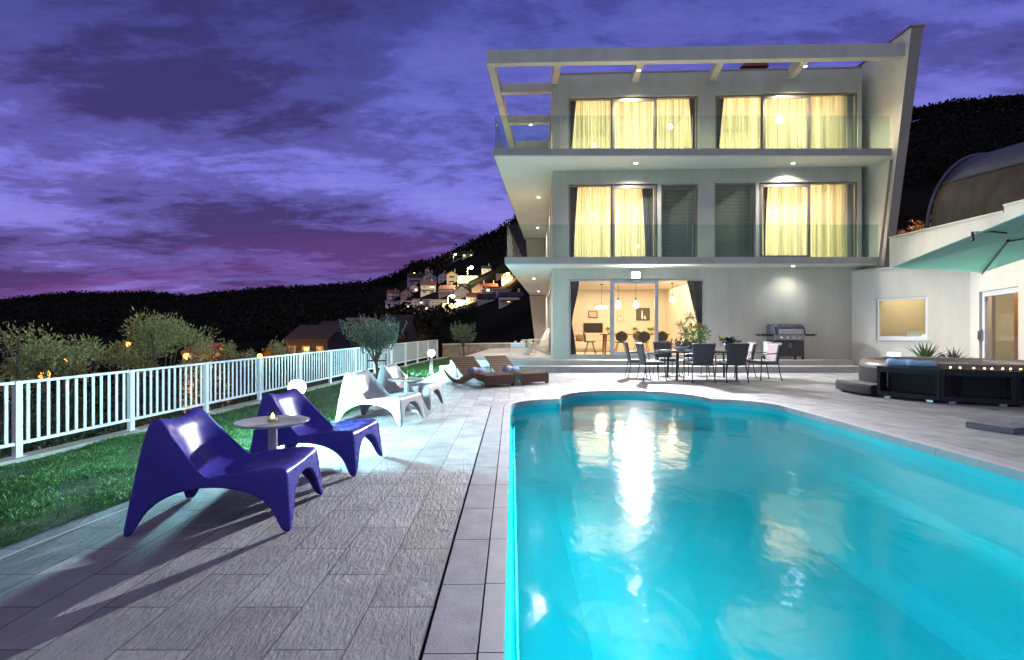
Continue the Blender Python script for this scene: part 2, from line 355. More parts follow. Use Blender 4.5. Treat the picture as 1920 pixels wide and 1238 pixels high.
def water_material(name, tint, scale=(1.6,1.0,1), rough=.085, strength=.11, refr=False):
    m = bpy.data.materials.new(name); nt = nodes(m)
    o = N(nt, 'ShaderNodeOutputMaterial'); t = N(nt, 'ShaderNodeBsdfRefraction' if refr else 'ShaderNodeBsdfTransparent'); t.inputs['Color'].default_value = c4(tint)
    if refr: t.inputs['IOR'].default_value = 1.33; t.inputs['Roughness'].default_value = .12
    g = N(nt, 'ShaderNodeBsdfGlossy'); g.inputs['Roughness'].default_value = rough
    tc = N(nt, 'ShaderNodeTexCoord'); mp = N(nt, 'ShaderNodeMapping'); mp.inputs['Scale'].default_value = scale; L(nt, tc, 'Object', mp, 'Vector')
    n1 = N(nt, 'ShaderNodeTexNoise'); n1.inputs['Scale'].default_value = 2.2; n1.inputs['Detail'].default_value = 2; L(nt, mp, 'Vector', n1, 'Vector')
    n2 = N(nt, 'ShaderNodeTexNoise'); n2.inputs['Scale'].default_value = 11; n2.inputs['Detail'].default_value = 3; n2.inputs['Distortion'].default_value = .6; L(nt, mp, 'Vector', n2, 'Vector')
    a = N(nt, 'ShaderNodeMath', operation='MULTIPLY_ADD'); a.inputs[1].default_value = .16; L(nt, n2, 'Fac', a, 0); L(nt, n1, 'Fac', a, 2)
    b = N(nt, 'ShaderNodeBump'); b.inputs['Strength'].default_value = strength; b.inputs['Distance'].default_value = .06; L(nt, a, 0, b, 'Height')
    f = N(nt, 'ShaderNodeFresnel'); f.inputs['IOR'].default_value = 1.33; L(nt, b, 'Normal', f, 'Normal'); L(nt, b, 'Normal', g, 'Normal')
    mx = N(nt, 'ShaderNodeMixShader'); L(nt, f, 'Fac', mx, 0); L(nt, g, 'BSDF', mx, 2); L(nt, mx, 'Shader', o, 'Surface')
    if refr:
        t2 = N(nt, 'ShaderNodeBsdfTransparent'); t2.inputs['Color'].default_value = c4(tint); m3 = N(nt, 'ShaderNodeMixShader'); m3.inputs[0].default_value = .45
        L(nt, t, 'BSDF', m3, 1); L(nt, t2, 'BSDF', m3, 2); L(nt, m3, 'Shader', mx, 1)
    else: L(nt, t, 'BSDF', mx, 1)
    return m
def water():
    tri = geometry.tessellate_polygon([[Vector((x,y,0)) for x,y in inner]]); mb = MB(); fs = []
    for t in tri:
        a, b, c = [Vector((*inner[i],0)) for i in t]; fs.append(t if (b-a).cross(c-a).z > 0 else t[::-1])
    ins = pool_outline(-.002)
    mb.add([(x,y,-.14) for x,y in inner], fs, False)
    tag(mb.build('water', water_material('pool_water', (.06,.93,1.0), refr=True)), kind='structure')
water()
# skimmer slot line / dark band on the right wall above the water
# ------------------------------------------------------------------ lawn, kerb, grass
def kerb_x(y): return -5.42 + .12*y + (-.0 if y > 0 else 0)
def fence_z(y): return -.22 + .18*max(0, min(1, (y-5.8)/16.2))
def kline(y): return (-6.3 + .12*y, y, fence_z(y))
YS = [-2,0,1,2,2.5,3,3.5,4,5,6,7,8,9,10,11,12,13,14,15,16,18,20,22,24,27]
def lawn_edge_x(y):
    return lerp_tab([(b,a) for a,b in LAWN_E] + [(27,-2.0)], y)
def lawn_pt(y, t):
    x0, (x1,_,z1) = lawn_edge_x(y), kline(y); x1 += .10
    z = (-.012)*(1-t) + (z1-.05)*t
    return (x0+(x1-x0)*t, y, z)
def lawn():
    mb = MB(); T = [0,.1,.25,.4,.55,.7,.85,1]
    mb.grid([[lawn_pt(y,t) for y in YS] for t in T])
    tag(mb.build('lawn', pbr('turf_soil', (.025,.05,.02), .95, var=.5, scale=30)), kind='structure')
    P, S, D = [], [], []
    for k in range(100000):
        r = random.random()
        y = 2.4 + 4.6*random.random()**1.2 if r < .66 else 6.5 + 16*random.random()**1.6
        t = random.random(); x, _, z = lawn_pt(y, t)
        cl = math.sin(x*5.1+y*2.3)+math.sin(x*2.2-y*4.7+1.3)+math.sin(x*9.7+y*7.9)*.6
        if random.random() > .75+.22*cl: continue
        if x/max(y,.1) < -1.12: continue
        P.append((x,y,z)); S.append(random.uniform(.022,.062)*(1+.05*max(0,y-6))*(1+.16*cl)); D.append((random.gauss(0,.55), random.gauss(0,.55), 1))
    for k in range(1500):                       # tufts leaning over the edging
        y = 2.5 + 12*random.random(); x = lawn_edge_x(y)-.01*random.random()
        P.append((x,y,0)); S.append(random.uniform(.03,.075)); D.append((.9,random.gauss(0,.5),.6))
    tag(cards('grass', P, S, pbr('grass_blade', (.055,.17,.045), .6, var=.55, scale=9, trans=.25), aspect=.16, dirs=D, bend=.2), 'short green lawn between the deck and the white fence', kind='stuff')
lawn()
def kerb():
    mb = MB(); R = []
    for y in YS:
        x, _, z = kline(y); R.append([(x+.11,y,z-.5),(x+.11,y,z),(x-.11,y,z),(x-.11,y,-3)])
    mb.grid(R, False); tag(mb.build('kerb', pbr('kerb_concrete', (.36,.34,.31), .85, var=.2, scale=5, bump=.4, bscale=40)), kind='structure')
kerb()
# terrace platform with two steps: front edge straight, left edge running back along the house
def steps():
    mb = MB()
    mb.prism([(-2.12,14.96),(10.42,14.96),(10.75,16.1),(10.9,30),(-1.25,30)], -.02, .163)
    mb.prism([(-1.87,15.40),(10.27,15.40),(10.72,16.15),(10.9,29.9),(-.95,29.9)], .163, .318)
    tag(mb.build('terrace_steps', pbr('step_stone', (.47,.45,.42), .7, var=.12, scale=3, bump=.3, bscale=60, bdist=.004), bevel=.008), kind='structure')
    mb = MB()
    for x0,x1,y,z in ((-1.87,10.27,15.38,.321),(-2.12,10.42,14.94,.166)): mb.box(x0,x1,y,y+.30,z,z+.022)
    tag(mb.build('step_nosing', pbr('nosing_stone', (.60,.58,.55), .6, var=.08, scale=3), bevel=.006), kind='structure')
steps()
# ------------------------------------------------------------------ camera, sky, dusk light
cam = bpy.data.cameras.new('camera'); co = bpy.data.objects.new('camera', cam); COL.objects.link(co)
co.location = (0,0,H); co.rotation_euler = (PI/2,0,0); cam.lens = 18; cam.sensor_width = 36; cam.shift_y = 3/1920; cam.clip_end = 5000; cam.clip_start = .05
scene.camera = co
def world():
    w = bpy.data.worlds.new('World'); scene.world = w; w.use_nodes = True; nt = w.node_tree; nt.nodes.clear()
    o = N(nt, 'ShaderNodeOutputWorld'); bg = N(nt, 'ShaderNodeBackground'); L(nt, bg, 'Background', o, 'Surface')
    tc = N(nt, 'ShaderNodeTexCoord'); sx = N(nt, 'ShaderNodeSeparateXYZ'); L(nt, tc, 'Generated', sx, 'Vector')
    def math_(op, a, b=None, c=None, clamp=False):
        n = N(nt, 'ShaderNodeMath', operation=op); n.use_clamp = clamp
        for i, v in enumerate((a,b,c)):
            if v is None: continue
            if isinstance(v, tuple): L(nt, v[0], v[1], n, i)
            else: n.inputs[i].default_value = v
        return (n, 0)
    def ramp(src, stops, interp='B_SPLINE'):
        r = N(nt, 'ShaderNodeValToRGB'); r.color_ramp.interpolation = interp; e = r.color_ramp.elements
        while len(e) < len(stops): e.new(.5)
        for i, (p, c) in enumerate(stops): e[i].position = p; e[i].color = c4(c) if isinstance(c, tuple) else (c,c,c,1)
        L(nt, src[0], src[1], r, 'Fac'); return (r, 'Color')
    def mix(f, a, b, mode='MIX'):
        n = N(nt, 'ShaderNodeMixRGB', blend_type=mode)
        for i, v in zip(('Fac','Color1','Color2'), (f,a,b)):
            if isinstance(v, tuple) and not isinstance(v[0], float): L(nt, v[0], v[1], n, i)
            elif i == 'Fac': n.inputs[i].default_value = v
            else: n.inputs[i].default_value = c4(v)
        return (n, 'Color')
    def noise(vec, sc, det=6, ro=.55, di=0.0, loc=(0,0,0), scale=(1,1,1), rot=0.0):
        mp = N(nt, 'ShaderNodeMapping'); mp.inputs['Location'].default_value = loc; mp.inputs['Scale'].default_value = scale; mp.inputs['Rotation'].default_value = (0,0,rot); L(nt, vec[0], vec[1], mp, 'Vector')
        n = N(nt, 'ShaderNodeTexNoise'); n.inputs['Scale'].default_value = sc; n.inputs['Detail'].default_value = det; n.inputs['Roughness'].default_value = ro; n.inputs['Distortion'].default_value = di
        L(nt, mp, 'Vector', n, 'Vector'); return (n, 'Fac')
    z = math_('MAXIMUM', (sx,'Z'), 0.0)
    # clear-sky colour by height
    base = ramp(z, [(0.0,(.15,.065,.24)),(.05,(.19,.11,.38)),(.14,(.18,.15,.54)),(.27,(.165,.165,.62)),(.38,(.105,.115,.46)),(.52,(.06,.07,.32)),(1.0,(.05,.05,.24))])
    # cloud sheet at a constant height
    zz = math_('ADD', z, .13); dx = math_('DIVIDE', (sx,'X'), zz); dy = math_('DIVIDE', (sx,'Y'), zz)
    cb = N(nt, 'ShaderNodeCombineXYZ'); L(nt, dx[0], 0, cb, 'X'); L(nt, dy[0], 0, cb, 'Y'); P = (cb, 'Vector')
    bigh = noise(P, .42, 3, .5, .7, loc=(4.3,.7,0), scale=(.75,1.0,1), rot=.5)
    bigl = noise(P, .42, 3, .5, .7, loc=(2.7,8.4,0), scale=(.75,1.0,1), rot=.5)
    hm = ramp(z, [(.20,0.0),(.36,1.0)], 'LINEAR'); big = mix(hm, bigl, bigh)
    fine = noise(P, 1.8, 11, .66, .45, loc=(2.6,1.4,0), scale=(.6,1.2,1), rot=.5)
    vfine = noise(P, 8.0, 7, .68, .25, loc=(5,2,0), scale=(.75,1.2,1), rot=.3)
    m1 = math_('MULTIPLY_ADD', fine, .54, math_('MULTIPLY', big, 1.0)); m1 = math_('MULTIPLY_ADD', vfine, .27, m1)
    dark = ramp(m1, [(.80,0.0),(.89,.5),(1.0,.95)], 'EASE')
    dcol = ramp(z, [(0.0,(.070,.026,.115)),(.10,(.058,.032,.125)),(.28,(.040,.030,.125)),(.5,(.030,.030,.125))])
    c = mix(dark, base, dcol)
    li = ramp(m1, [(.69,1.0),(.86,0.0)], 'EASE')
    low = ramp(z, [(0.0,.30),(.10,.9),(.25,.6),(.45,.2)])
    lf = math_('MULTIPLY', li, low); c = mix(lf, c, (.25,.25,.72))
    pk = noise(P, .9, 4, .5, .3, loc=(7.7,.4,0), scale=(.35,1.6,1), rot=.2)
    pf = math_('MULTIPLY', ramp(pk, [(.46,0.0),(.66,.38)], 'EASE'), ramp(z, [(0,.8),(.14,.8),(.26,.12),(.42,0.0)])); c = mix(pf, c, (.20,.055,.25))
    L(nt, c[0], c[1], bg, 'Color'); bg.inputs['Strength'].default_value = 1.03
world()
sun = bpy.data.lights.new('dusk_fill', 'SUN'); sun.energy = .7; sun.angle = math.radians(150); sun.color = (1.0,.90,.76)  # added soft fill from behind the camera for deck and facade
so = bpy.data.objects.new('dusk_fill', sun); COL.objects.link(so); so.rotation_euler = (math.radians(52),0,math.radians(-14))
scene.view_settings.view_transform = 'Standard'; scene.view_settings.look = 'None'; scene.view_settings.exposure = .22; scene.view_settings.gamma = 1
scene.render.engine = 'CYCLES'
cy = scene.cycles; cy.use_denoising = True; cy.max_bounces = 7; cy.diffuse_bounces = 3; cy.glossy_bounces = 3; cy.transparent_max_bounces = 24; cy.transmission_bounces = 4
cy.sample_clamp_indirect = 4; cy.sample_clamp_direct = 0; cy.caustics_reflective = False; cy.caustics_refractive = False; cy.use_light_tree = True
# ------------------------------------------------------------------ the villa
OX, OY, TH = 1.33, 16.64, math.atan(-.045); cT, sT = math.cos(TH), math.sin(TH)
def FU(px, py, v=0.0):                        # (u, z) on the vertical plane parallel to the facade, v metres behind it
    a = (px-CX)/F; u = (a*(OY+v*cT) - OX + v*sT)/(cT - a*sT); Y = OY+u*sT+v*cT
    return u, H-(py-HY)*Y/F
def fu(px, v=0.0): return FU(px, 600, v)[0]
def fz(px, py, v=0.0): return FU(px, py, v)[1]
def LW(u, v, z): return (OX+u*cT-v*sT, OY+u*sT+v*cT, z)
def WL(x, y): dx, dy = x-OX, y-OY; return (dx*cT+dy*sT, -dx*sT+dy*cT)
def WL3(p): return (*WL(p[0],p[1]), p[2])
villa = thing('villa', 'three storey modern villa with leaning side fin, balconies and lit glass doors', 'house', (OX,OY,0), TH)
FLR = [.36, 3.45, 6.58]; CEIL = [3.05, 6.20, 9.25]
def holes_wall(mb, u0, u1, z0, z1, v0, v1, holes):
    us = sorted({u0,u1,*[h[0] for h in holes],*[h[1] for h in holes]}); zs = sorted({z0,z1,*[h[2] for h in holes],*[h[3] for h in holes]})
    def solid(i,j):
        if i < 0 or j < 0 or i >= len(us)-1 or j >= len(zs)-1: return False
        uc, zc = (us[i]+us[i+1])/2, (zs[j]+zs[j+1])/2
        return not any(h[0] < uc < h[1] and h[2] < zc < h[3] for h in holes)
    for i in range(len(us)-1):
        for j in range(len(zs)-1):
            if not solid(i,j): continue
            a,b,c,d = us[i],us[i+1],zs[j],zs[j+1]
            mb.add([(a,v0,c),(b,v0,c),(b,v0,d),(a,v0,d)], [(0,1,2,3)]); mb.add([(a,v1,c),(b,v1,c),(b,v1,d),(a,v1,d)], [(3,2,1,0)])
            if not solid(i-1,j): mb.add([(a,v0,c),(a,v0,d),(a,v1,d),(a,v1,c)], [(0,1,2,3)])
            if not solid(i+1,j): mb.add([(b,v0,c),(b,v1,c),(b,v1,d),(b,v0,d)], [(0,1,2,3)])
            if not solid(i,j-1): mb.add([(a,v0,c),(a,v1,c),(b,v1,c),(b,v0,c)], [(0,1,2,3)])
            if not solid(i,j+1): mb.add([(a,v0,d),(b,v0,d),(b,v1,d),(a,v1,d)], [(0,1,2,3)])
UE = fu(1616)
OPEN = {}                                     # name: (u0,u1,z0,z1)
def opening(k, pxa, pxb, pyt, zb): OPEN[k] = (fu(pxa), fu(pxb), zb, fz((pxa+pxb)/2, pyt))
opening('g', 1067, 1323, 523, .40)
opening('ma', 1066, 1233, 345, 3.49); opening('mb', 1240, 1309, 345, 3.49); opening('mc', 1340, 1417, 343, 3.49); opening('md', 1424, 1609, 341, 3.49)
opening('ta', 1066, 1309, 181, 6.62); opening('tb', 1341, 1609, 175, 6.62)
mb = MB(); holes_wall(mb, 0, UE, .318, 9.54, 0, .28, list(OPEN.values())); mb.build('facade_wall', M_plaster, villa)
# left side wall with three tall side windows
mb = MB(); T = MB(); holes_wall(T, .28, 12.4, .318, 9.54, 0, .28, [(2.2,5.4,.45,2.75),(2.2,5.4,3.55,5.9),(2.2,5.4,6.7,8.9)])
for f in range(0): pass
mb.v = [(v[1], v[0], v[2]) for v in T.v]; mb.f = [f[::-1] for f in T.f]; mb.mi = T.mi; mb.sm = T.sm
mb.build('side_wall', M_plaster, villa)
for z0,z1 in ((.45,2.75),(3.55,5.9),(6.7,8.9)):
    mb = MB()
    for a,b in ((2.2,2.28),(3.76,3.84),(5.32,5.4)): mb.box(-.03,.06,a,b,z0,z1)
    for c,d in ((z0,z0+.08),(z1-.08,z1)): mb.box(-.028,.058,2.28,3.76,c,d); mb.box(-.028,.058,3.84,5.32,c,d)
    w = mb.build('side_window', M_frame, villa); mb = MB(); mb.box(.01,.02,2.28,5.32,z0+.08,z1-.08); mb.build('pane', M_pane, w)
# back, right, roof
mb = MB(); mb.box(.28,UE,12.1,12.4,.318,9.54); mb.box(UE-.28,UE,.28,12.1,.318,9.54); mb.build('rear_wall', M_plaster, villa)
mb = MB(); mb.box(.28,UE-.28,.28,12.1,9.30,9.42); r = mb.build('roof', M_conc, villa)
mb = MB(); mb.box(-.03,UE,-.03,.30,9.54,9.58); mb.build('parapet_cap', M_frame, villa)
p = U(1405,122,20); l = WL3(p); mb = MB(); mb.prism([(l[0]-.45,l[1]-.5),(l[0]+.4,l[1]-.5),(l[0]+.4,l[1]+.5),(l[0]-.45,l[1]+.5)], 9.4, l[2]-.35)
zt = l[2]-.35; mb.add([(l[0]-.55,l[1]-.6,zt),(l[0]+.5,l[1]-.6,zt),(l[0]+.5,l[1]+.6,zt),(l[0]-.55,l[1]+.6,zt),(l[0],l[1]-.6,zt+.5),(l[0],l[1]+.6,zt+.5)], [(0,1,4),(1,2,5,4),(2,3,5),(3,0,4,5)], False)
mb.build('chimney', pbr('roof_clay', (.28,.11,.08), .8), r)
# inner floors, ceilings, partitions
mb = MB()
for z0, z1 in ((.322,FLR[0]),): mb.box(.28,UE-.28,.28,12.1,z0,z1)
mb.build('floor', M_innerfloor, villa)
mb = MB(); mb.box(.28,UE-.28,.285,12.1,CEIL[0],FLR[1]); mb.box(.28,UE-.28,.285,12.1,CEIL[1],FLR[2]); mb.build('storey_slab', M_inner, villa)
def part_wall(u, v1, z0, z1):
    mb = MB(); mb.box(u-.05,u+.05,.285,v1,z0,z1); mb.build('partition_wall', M_inner, villa)
BK = [6.3, 4.2, 4.2]
for i in range(3):
    mb = MB(); mb.box(.29,UE-.29,BK[i],BK[i]+.1,FLR[i]+.002,CEIL[i]-.002); mb.build('back_partition', M_inner, villa)
part_wall(fu(1345), BK[0]-.002, FLR[0], CEIL[0])
for px in (1236.5, 1325, 1420.5): part_wall(fu(px), BK[1]-.002, FLR[1], CEIL[1])
part_wall(fu(1325), BK[2]-.002, FLR[2], CEIL[2])
# windows --------------------------------------------------------
def frame_bars(mb, u0,u1,z0,z1,v0,v1,w, wb=None):
    wb = wb or w
    mb.box(u0,u0+w,v0,v1,z0,z1); mb.box(u1-w,u1,v0,v1,z0,z1); mb.box(u0+w,u1-w,v0,v1,z1-w,z1); mb.box(u0+w,u1-w,v0,v1,z0,z0+wb)
def window(k, name, fmat, splits, slide, label=None):
    """outer frame part with panes as sub-parts; splits: pixel columns of mullions; slide: index of the framed sliding leaf"""
    u0,u1,z0,z1 = OPEN[k]; e = .003; mb = MB()
    frame_bars(mb, u0+e,u1-e,z0+e,z1-e,.06,.17,.055,.05)
    for px in splits: u = fu(px,.1); mb.box(u-.035,u+.035,.075,.155,z0+.055,z1-.06)
    fr = mb.build(name, fmat, villa, bevel=.004); tag(fr, label)
    es = [u0+.06]+[fu(px,.1) for px in splits]+[u1-.06]
    for i in range(len(es)-1):
        a,b = es[i]+(.035 if i else 0), es[i+1]-(.035 if i < len(splits) else 0)
        if i == slide:
            mb = MB(); frame_bars(mb, a-.03,b+.03,z0+.06,z1-.065,.02,.07,.085); mb.box(b-.035,b-.015,-.03,.02,z0+.95,z0+1.2); mb.build('sliding_leaf', fmat, fr, bevel=.004)
            mb = MB(); mb.box(a+.05,b-.05,.042,.05,z0+.14,z1-.145); mb.build('pane', M_pane, fr)
        else:
            mb = MB(); mb.box(a,b,.11,.118,z0+.055,z1-.06); mb.build('pane', M_pane, fr)
M_silver = pbr('silver_frame', (.55,.56,.60), .35, .3, var=.04)
window('g','glass_door',M_silver,[1146,1232],1)
window('ma','balcony_door',M_frame,[1147],1); window('mb','narrow_window',M_frame,[],-1); window('mc','narrow_window',M_frame,[],-1); window('md','balcony_door',M_frame,[1517],0)
window('ta','balcony_door',M_frame,[1147,1229],1); window('tb','balcony_door',M_frame,[1428,1517],1)
# balconies ------------------------------------------------------
M_fascia = pbr('slab_fascia', (.42,.40,.37), .6, var=.08, scale=1.5, streak=.16)
M_soffit = pbr('soffit_render', (.80,.80,.74), .8, var=.06, scale=.7)
def side_x(xf, yf, d): return (xf+.092*d, yf+d)
def slab(zb, zt, yf, pxl, pxr):
    xl, xr = (pxl-CX)*yf/F, (pxr-CX)*yf/F; bl = side_x(xl,yf,29-yf)
    poly = [WL(xl,yf), WL(xr,yf), (UE+.18,-.004), (-.004,-.004), (-.004,12.35), WL(*bl)]
    mb = MB(); mb.prism(poly, zb, zt-.03); s = mb.build('balcony_slab', M_soffit, villa)
    mb = MB(); a, b = WL(xl-.03,yf-.025), WL(xr+.0,yf-.025); a2, b2 = WL(xl-.03,yf-.001), WL(xr,yf-.001)
    mb.prism([a,b,b2,a2], zb+.03, zt); bl2 = WL(bl[0]-.03,bl[1]); c2 = WL(xl-.004,yf); d2 = WL(bl[0]-.004,bl[1])
    mb.prism([a2,c2,d2,bl2], zb+.03, zt); mb.build('fascia', M_fascia, s)
    # floor tiles on top
    mb = MB(); mb.prism([(p[0],p[1]) for p in poly], zt-.03, zt-.012); mb.build('balcony_floor', pbr('balcony_tile',(.62,.61,.57),.6), s)
    # glass balustrade: front panels and left return
    gl = None; x0, x1 = xl+.03, xr-.03; n = 6
    for i in range(n):
        a = x0+(x1-x0)*i/n+.006; b = x0+(x1-x0)*(i+1)/n-.006; mb = MB()
        mb.prism([WL(a,yf+.03),WL(b,yf+.03),WL(b,yf+.045),WL(a,yf+.045)], zt-.01, zt+1.0); mb.build('balustrade_pane', M_bal, villa)
        mb = MB(); mb.prism([WL(b,yf+.028),WL(b+.012,yf+.028),WL(b+.012,yf+.047),WL(b,yf+.047)], zt-.01, zt+1.0)
        if i < n-1: mb.build('balustrade_joint', M_steel, villa)
    for i in range(5):
        p0 = side_x(xl+.03, yf+.06, (28.5-yf)*i/5); p1 = side_x(xl+.03, yf+.0, (28.5-yf)*(i+1)/5); mb = MB()
        mb.prism([WL(*p0),WL(p0[0]+.015,p0[1]),WL(p1[0]+.015,p1[1]),WL(*p1)], zt-.01, zt+1.0); mb.build('balustrade_pane', M_bal, villa)
    return xl, xr
slab(3.24, 3.47, 15.60, 948, 1650); slab(6.42, 6.645, 15.24, 926, 1672)
# panelled wing walls closing the side balconies at the back
M_panel = pbr('timber_panel', (.50,.42,.33), .6, var=.15, scale=8, stretch=(6,6,.4))
for z0,z1,xa,xb in ((.32,3.2,1.32,.98),(3.5,6.38,1.0,.78)):
    mb = MB(); yb = 28.6
    mb.hexa([WL3((xa,yb,z0)),WL3((1.96,yb,z0)),WL3((1.96,yb+.15,z0)),WL3((xa,yb+.15,z0))], [WL3((xb,yb,z1)),WL3((1.96,yb,z1)),WL3((1.96,yb+.15,z1)),WL3((xb,yb+.15,z1))]); mb.build('wing_wall', M_panel, villa)
# pergola --------------------------------------------------------
ZU, ZT = 9.22, 9.62
fl = U(912,122,15.30); fr_ = U(1703,106,14.92)
dirv = Vector((fr_[0]-fl[0], fr_[1]-fl[1])).normalized(); back = Vector((-dirv.y, dirv.x))*.22
a = Vector((fl[0],fl[1])); b = Vector((fr_[0],fr_[1]))
mb = MB(); mb.prism([WL(*a),WL(*b),WL(*(b+back)),WL(*(a+back))], ZU, ZT); mb.build('front_beam', M_conc, villa)
mb = MB(); s0 = a+back*1.0; e0 = Vector(side_x(a.x,a.y,28.8-a.y)); w = .22
mb.prism([WL(s0.x,s0.y+.002),WL(s0.x+w,s0.y+.002),WL(e0.x+w,e0.y),WL(e0.x,e0.y)], ZU, ZT-.01); mb.build('side_beam', M_conc, villa)
for pxt, pxb in ((1047,1040),(1203,1190),(1352,1336),(1508,1482)):
    mb = MB(); zz = ZU+.012; t = U(pxt,126,15.3); x0 = t[0]; q = FU(pxb,164); wq = .10
    yy = 15.55-.03*(x0); p0 = WL(x0-wq, a.y+(x0-a.x)*dirv.y/dirv.x+.224); p1 = WL(x0+wq, a.y+(x0-a.x)*dirv.y/dirv.x+.224)
    mb.prism([p0,p1,(q[0]+wq,-.003),(q[0]-wq,-.003)], zz, ZU+.31); mb.build('rafter', M_conc, villa)
for Yb in (17.2, 19.75, 22.4, 25.2, 28.5):
    p = side_x(a.x+w+.003, a.y, Yb-a.y); mb = MB(); e = WL(p[0],Yb); 
    mb.prism([e,(-.004,e[1]-.02),(-.004,e[1]+.18),(e[0]+.012,e[1]+.2)], ZU+.014, ZU+.31); mb.build('rafter', M_conc, villa)
# leaning fin on the right ---------------------------------------
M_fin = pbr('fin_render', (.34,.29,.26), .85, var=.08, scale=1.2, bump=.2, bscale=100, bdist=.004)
def UF(px, py, Y): return WL3(U(px,py,Y))
tb_i, tb_o = UF(1709,51,14.72), UF(1731,50,14.72); 
bi, bo = UF(1650,560,15.7), UF(1664,560,15.7); bz = bi[2]
ub = UE+.02
bk_t, bk_b = (ub+.05,3.0,tb_i[2]-.25), (ub-.05,3.0,bz)
mb = MB(); th = .34
ti, to = tb_i, tb_o
mb.hexa([bi,bo,(ub+.3,3.0,bz),(ub,3.0,bz)], [ti,to,(ub+.55,3.0,ti[2]-.1),(ub+.12,3.0,ti[2]-.1)]); mb.build('side_fin', pbr('fin_lit_cream',(.80,.75,.62),.85,var=.05), villa)  # glow of windows and downlights put into the pale inner colour
def lerp3(a,b,t): return tuple(a[i]+(b[i]-a[i])*t for i in range(3))
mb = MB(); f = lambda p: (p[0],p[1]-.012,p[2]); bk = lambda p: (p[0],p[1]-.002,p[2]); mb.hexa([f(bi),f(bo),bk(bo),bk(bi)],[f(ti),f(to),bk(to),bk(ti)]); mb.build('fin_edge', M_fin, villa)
mb = MB(); o = .04; mb.hexa([(ti[0]-o,ti[1]-o,ti[2]+.004),(to[0]+o,to[1]-o,to[2]+.004),(ub+.6,3.04,ti[2]-.09),(ub+.08,3.04,ti[2]-.09)],[(ti[0]-o,ti[1]-o,ti[2]+.05),(to[0]+o,to[1]-o,to[2]+.05),(ub+.6,3.04,ti[2]-.05),(ub+.08,3.04,ti[2]-.05)]); mb.build('fin_cap', M_frame, villa)
mb = MB(); q0, q1 = UF(1671,300,15.3), UF(1650,482,15.52); mb.tube([q0, q1, (q1[0],q1[1],q1[2]-.25)], .035, 8); mb.build('rain_pipe', M_frame, villa)
# downlights -----------------------------------------------------
M_led = emit('downlight_glow', (.90,.98,1.0), 40)
def downlight(w, s=1.0):
    mb = MB(); mb.cur = 0; mb.lathe([(.055*s,-.012),(.0,-.012)][::-1], w, 14); mb.cur = 1; mb.lathe([(.055*s,-.014),(.075*s,-.012),(.08*s,0)], w, 14)
    l = [WL3((v[0],v[1],v[2])) for v in mb.v]; mb.v = l; mb.build('downlight', [M_led, M_steel], villa)
DL = []
for px,py,z in ((1192,320,6.42),(1487,317,6.42),(1010,370,6.42),(1008,427,6.42),(1001,522,3.24),(1010,546,3.24),(1487,501,3.24)):
    Y = F*(z-H)/(HY-py); 
    if Y > 15.85 and px > 1030: Y = 15.85
    downlight(((px-CX)*Y/F, Y, z), 1.0); DL.append(((px-CX)*Y/F, Y, z-.03))
for px,Y in ((1198,15.72),(1510,15.5)): downlight(((px-CX)*Y/F, Y, ZU+.012), .9); DL.append(((px-CX)*Y/F, Y, ZU-.02))
downlight((35*19.84/F, 19.86, ZU+.014), .9); DL.append((35*19.84/F, 19.86, ZU-.02))
def spot(name, loc, tgt, power, col, ang=100, blend=.6, size=.04):
    l = bpy.data.lights.new(name, 'SPOT'); l.energy = power; l.color = col; l.spot_size = math.radians(ang); l.spot_blend = blend; l.shadow_soft_size = size
    o = bpy.data.objects.new(name, l); COL.objects.link(o); o.location = loc
    o.rotation_euler = (Vector(tgt)-Vector(loc)).to_track_quat('-Z','Y').to_euler(); return o
for p in DL: spot('downlight_beam', p, (p[0],p[1]-.02,0), (55 if p[2] < 4 and p[0] > 7 else 460) if p[2] < 9 else 900, (1,.96,.87) if p[2] < 9 else (1,.86,.60), 138, .9, .05)
def room_light(name, u0,u1,v0,v1,z,power,col):
    l = bpy.data.lights.new(name, 'AREA'); l.shape = 'RECTANGLE'; l.size = u1-u0; l.size_y = v1-v0; l.energy = power; l.color = col
    o = bpy.data.objects.new(name, l); COL.objects.link(o); o.location = LW((u0+u1)/2,(v0+v1)/2,z); o.rotation_euler = (0,0,TH); return o
WARM = (1.0,.77,.42)
room_light('room_lamp', .8,5.6,1.0,5.6,CEIL[0]-.03, 270, (1.0,.70,.42))
room_light('room_lamp', .6,fu(1225),1.2,3.8,CEIL[1]-.03, 290, WARM); room_light('room_lamp', fu(1432),UE-.6,1.2,3.8,CEIL[1]-.03, 290, WARM)
room_light('room_lamp', fu(1328),fu(1400),1.2,3.8,CEIL[1]-.03, 8, (.7,1,.8)); room_light('room_lamp', fu(1250),fu(1310),1.2,3.8,CEIL[1]-.03, 5, (.7,1,.9))  # faint green light added in the two unlit rooms behind the blinds
room_light('room_lamp', .6,fu(1310),1.2,3.8,CEIL[2]-.03, 330, WARM); room_light('room_lamp', fu(1345),UE-.6,1.2,3.8,CEIL[2]-.03, 330, WARM)
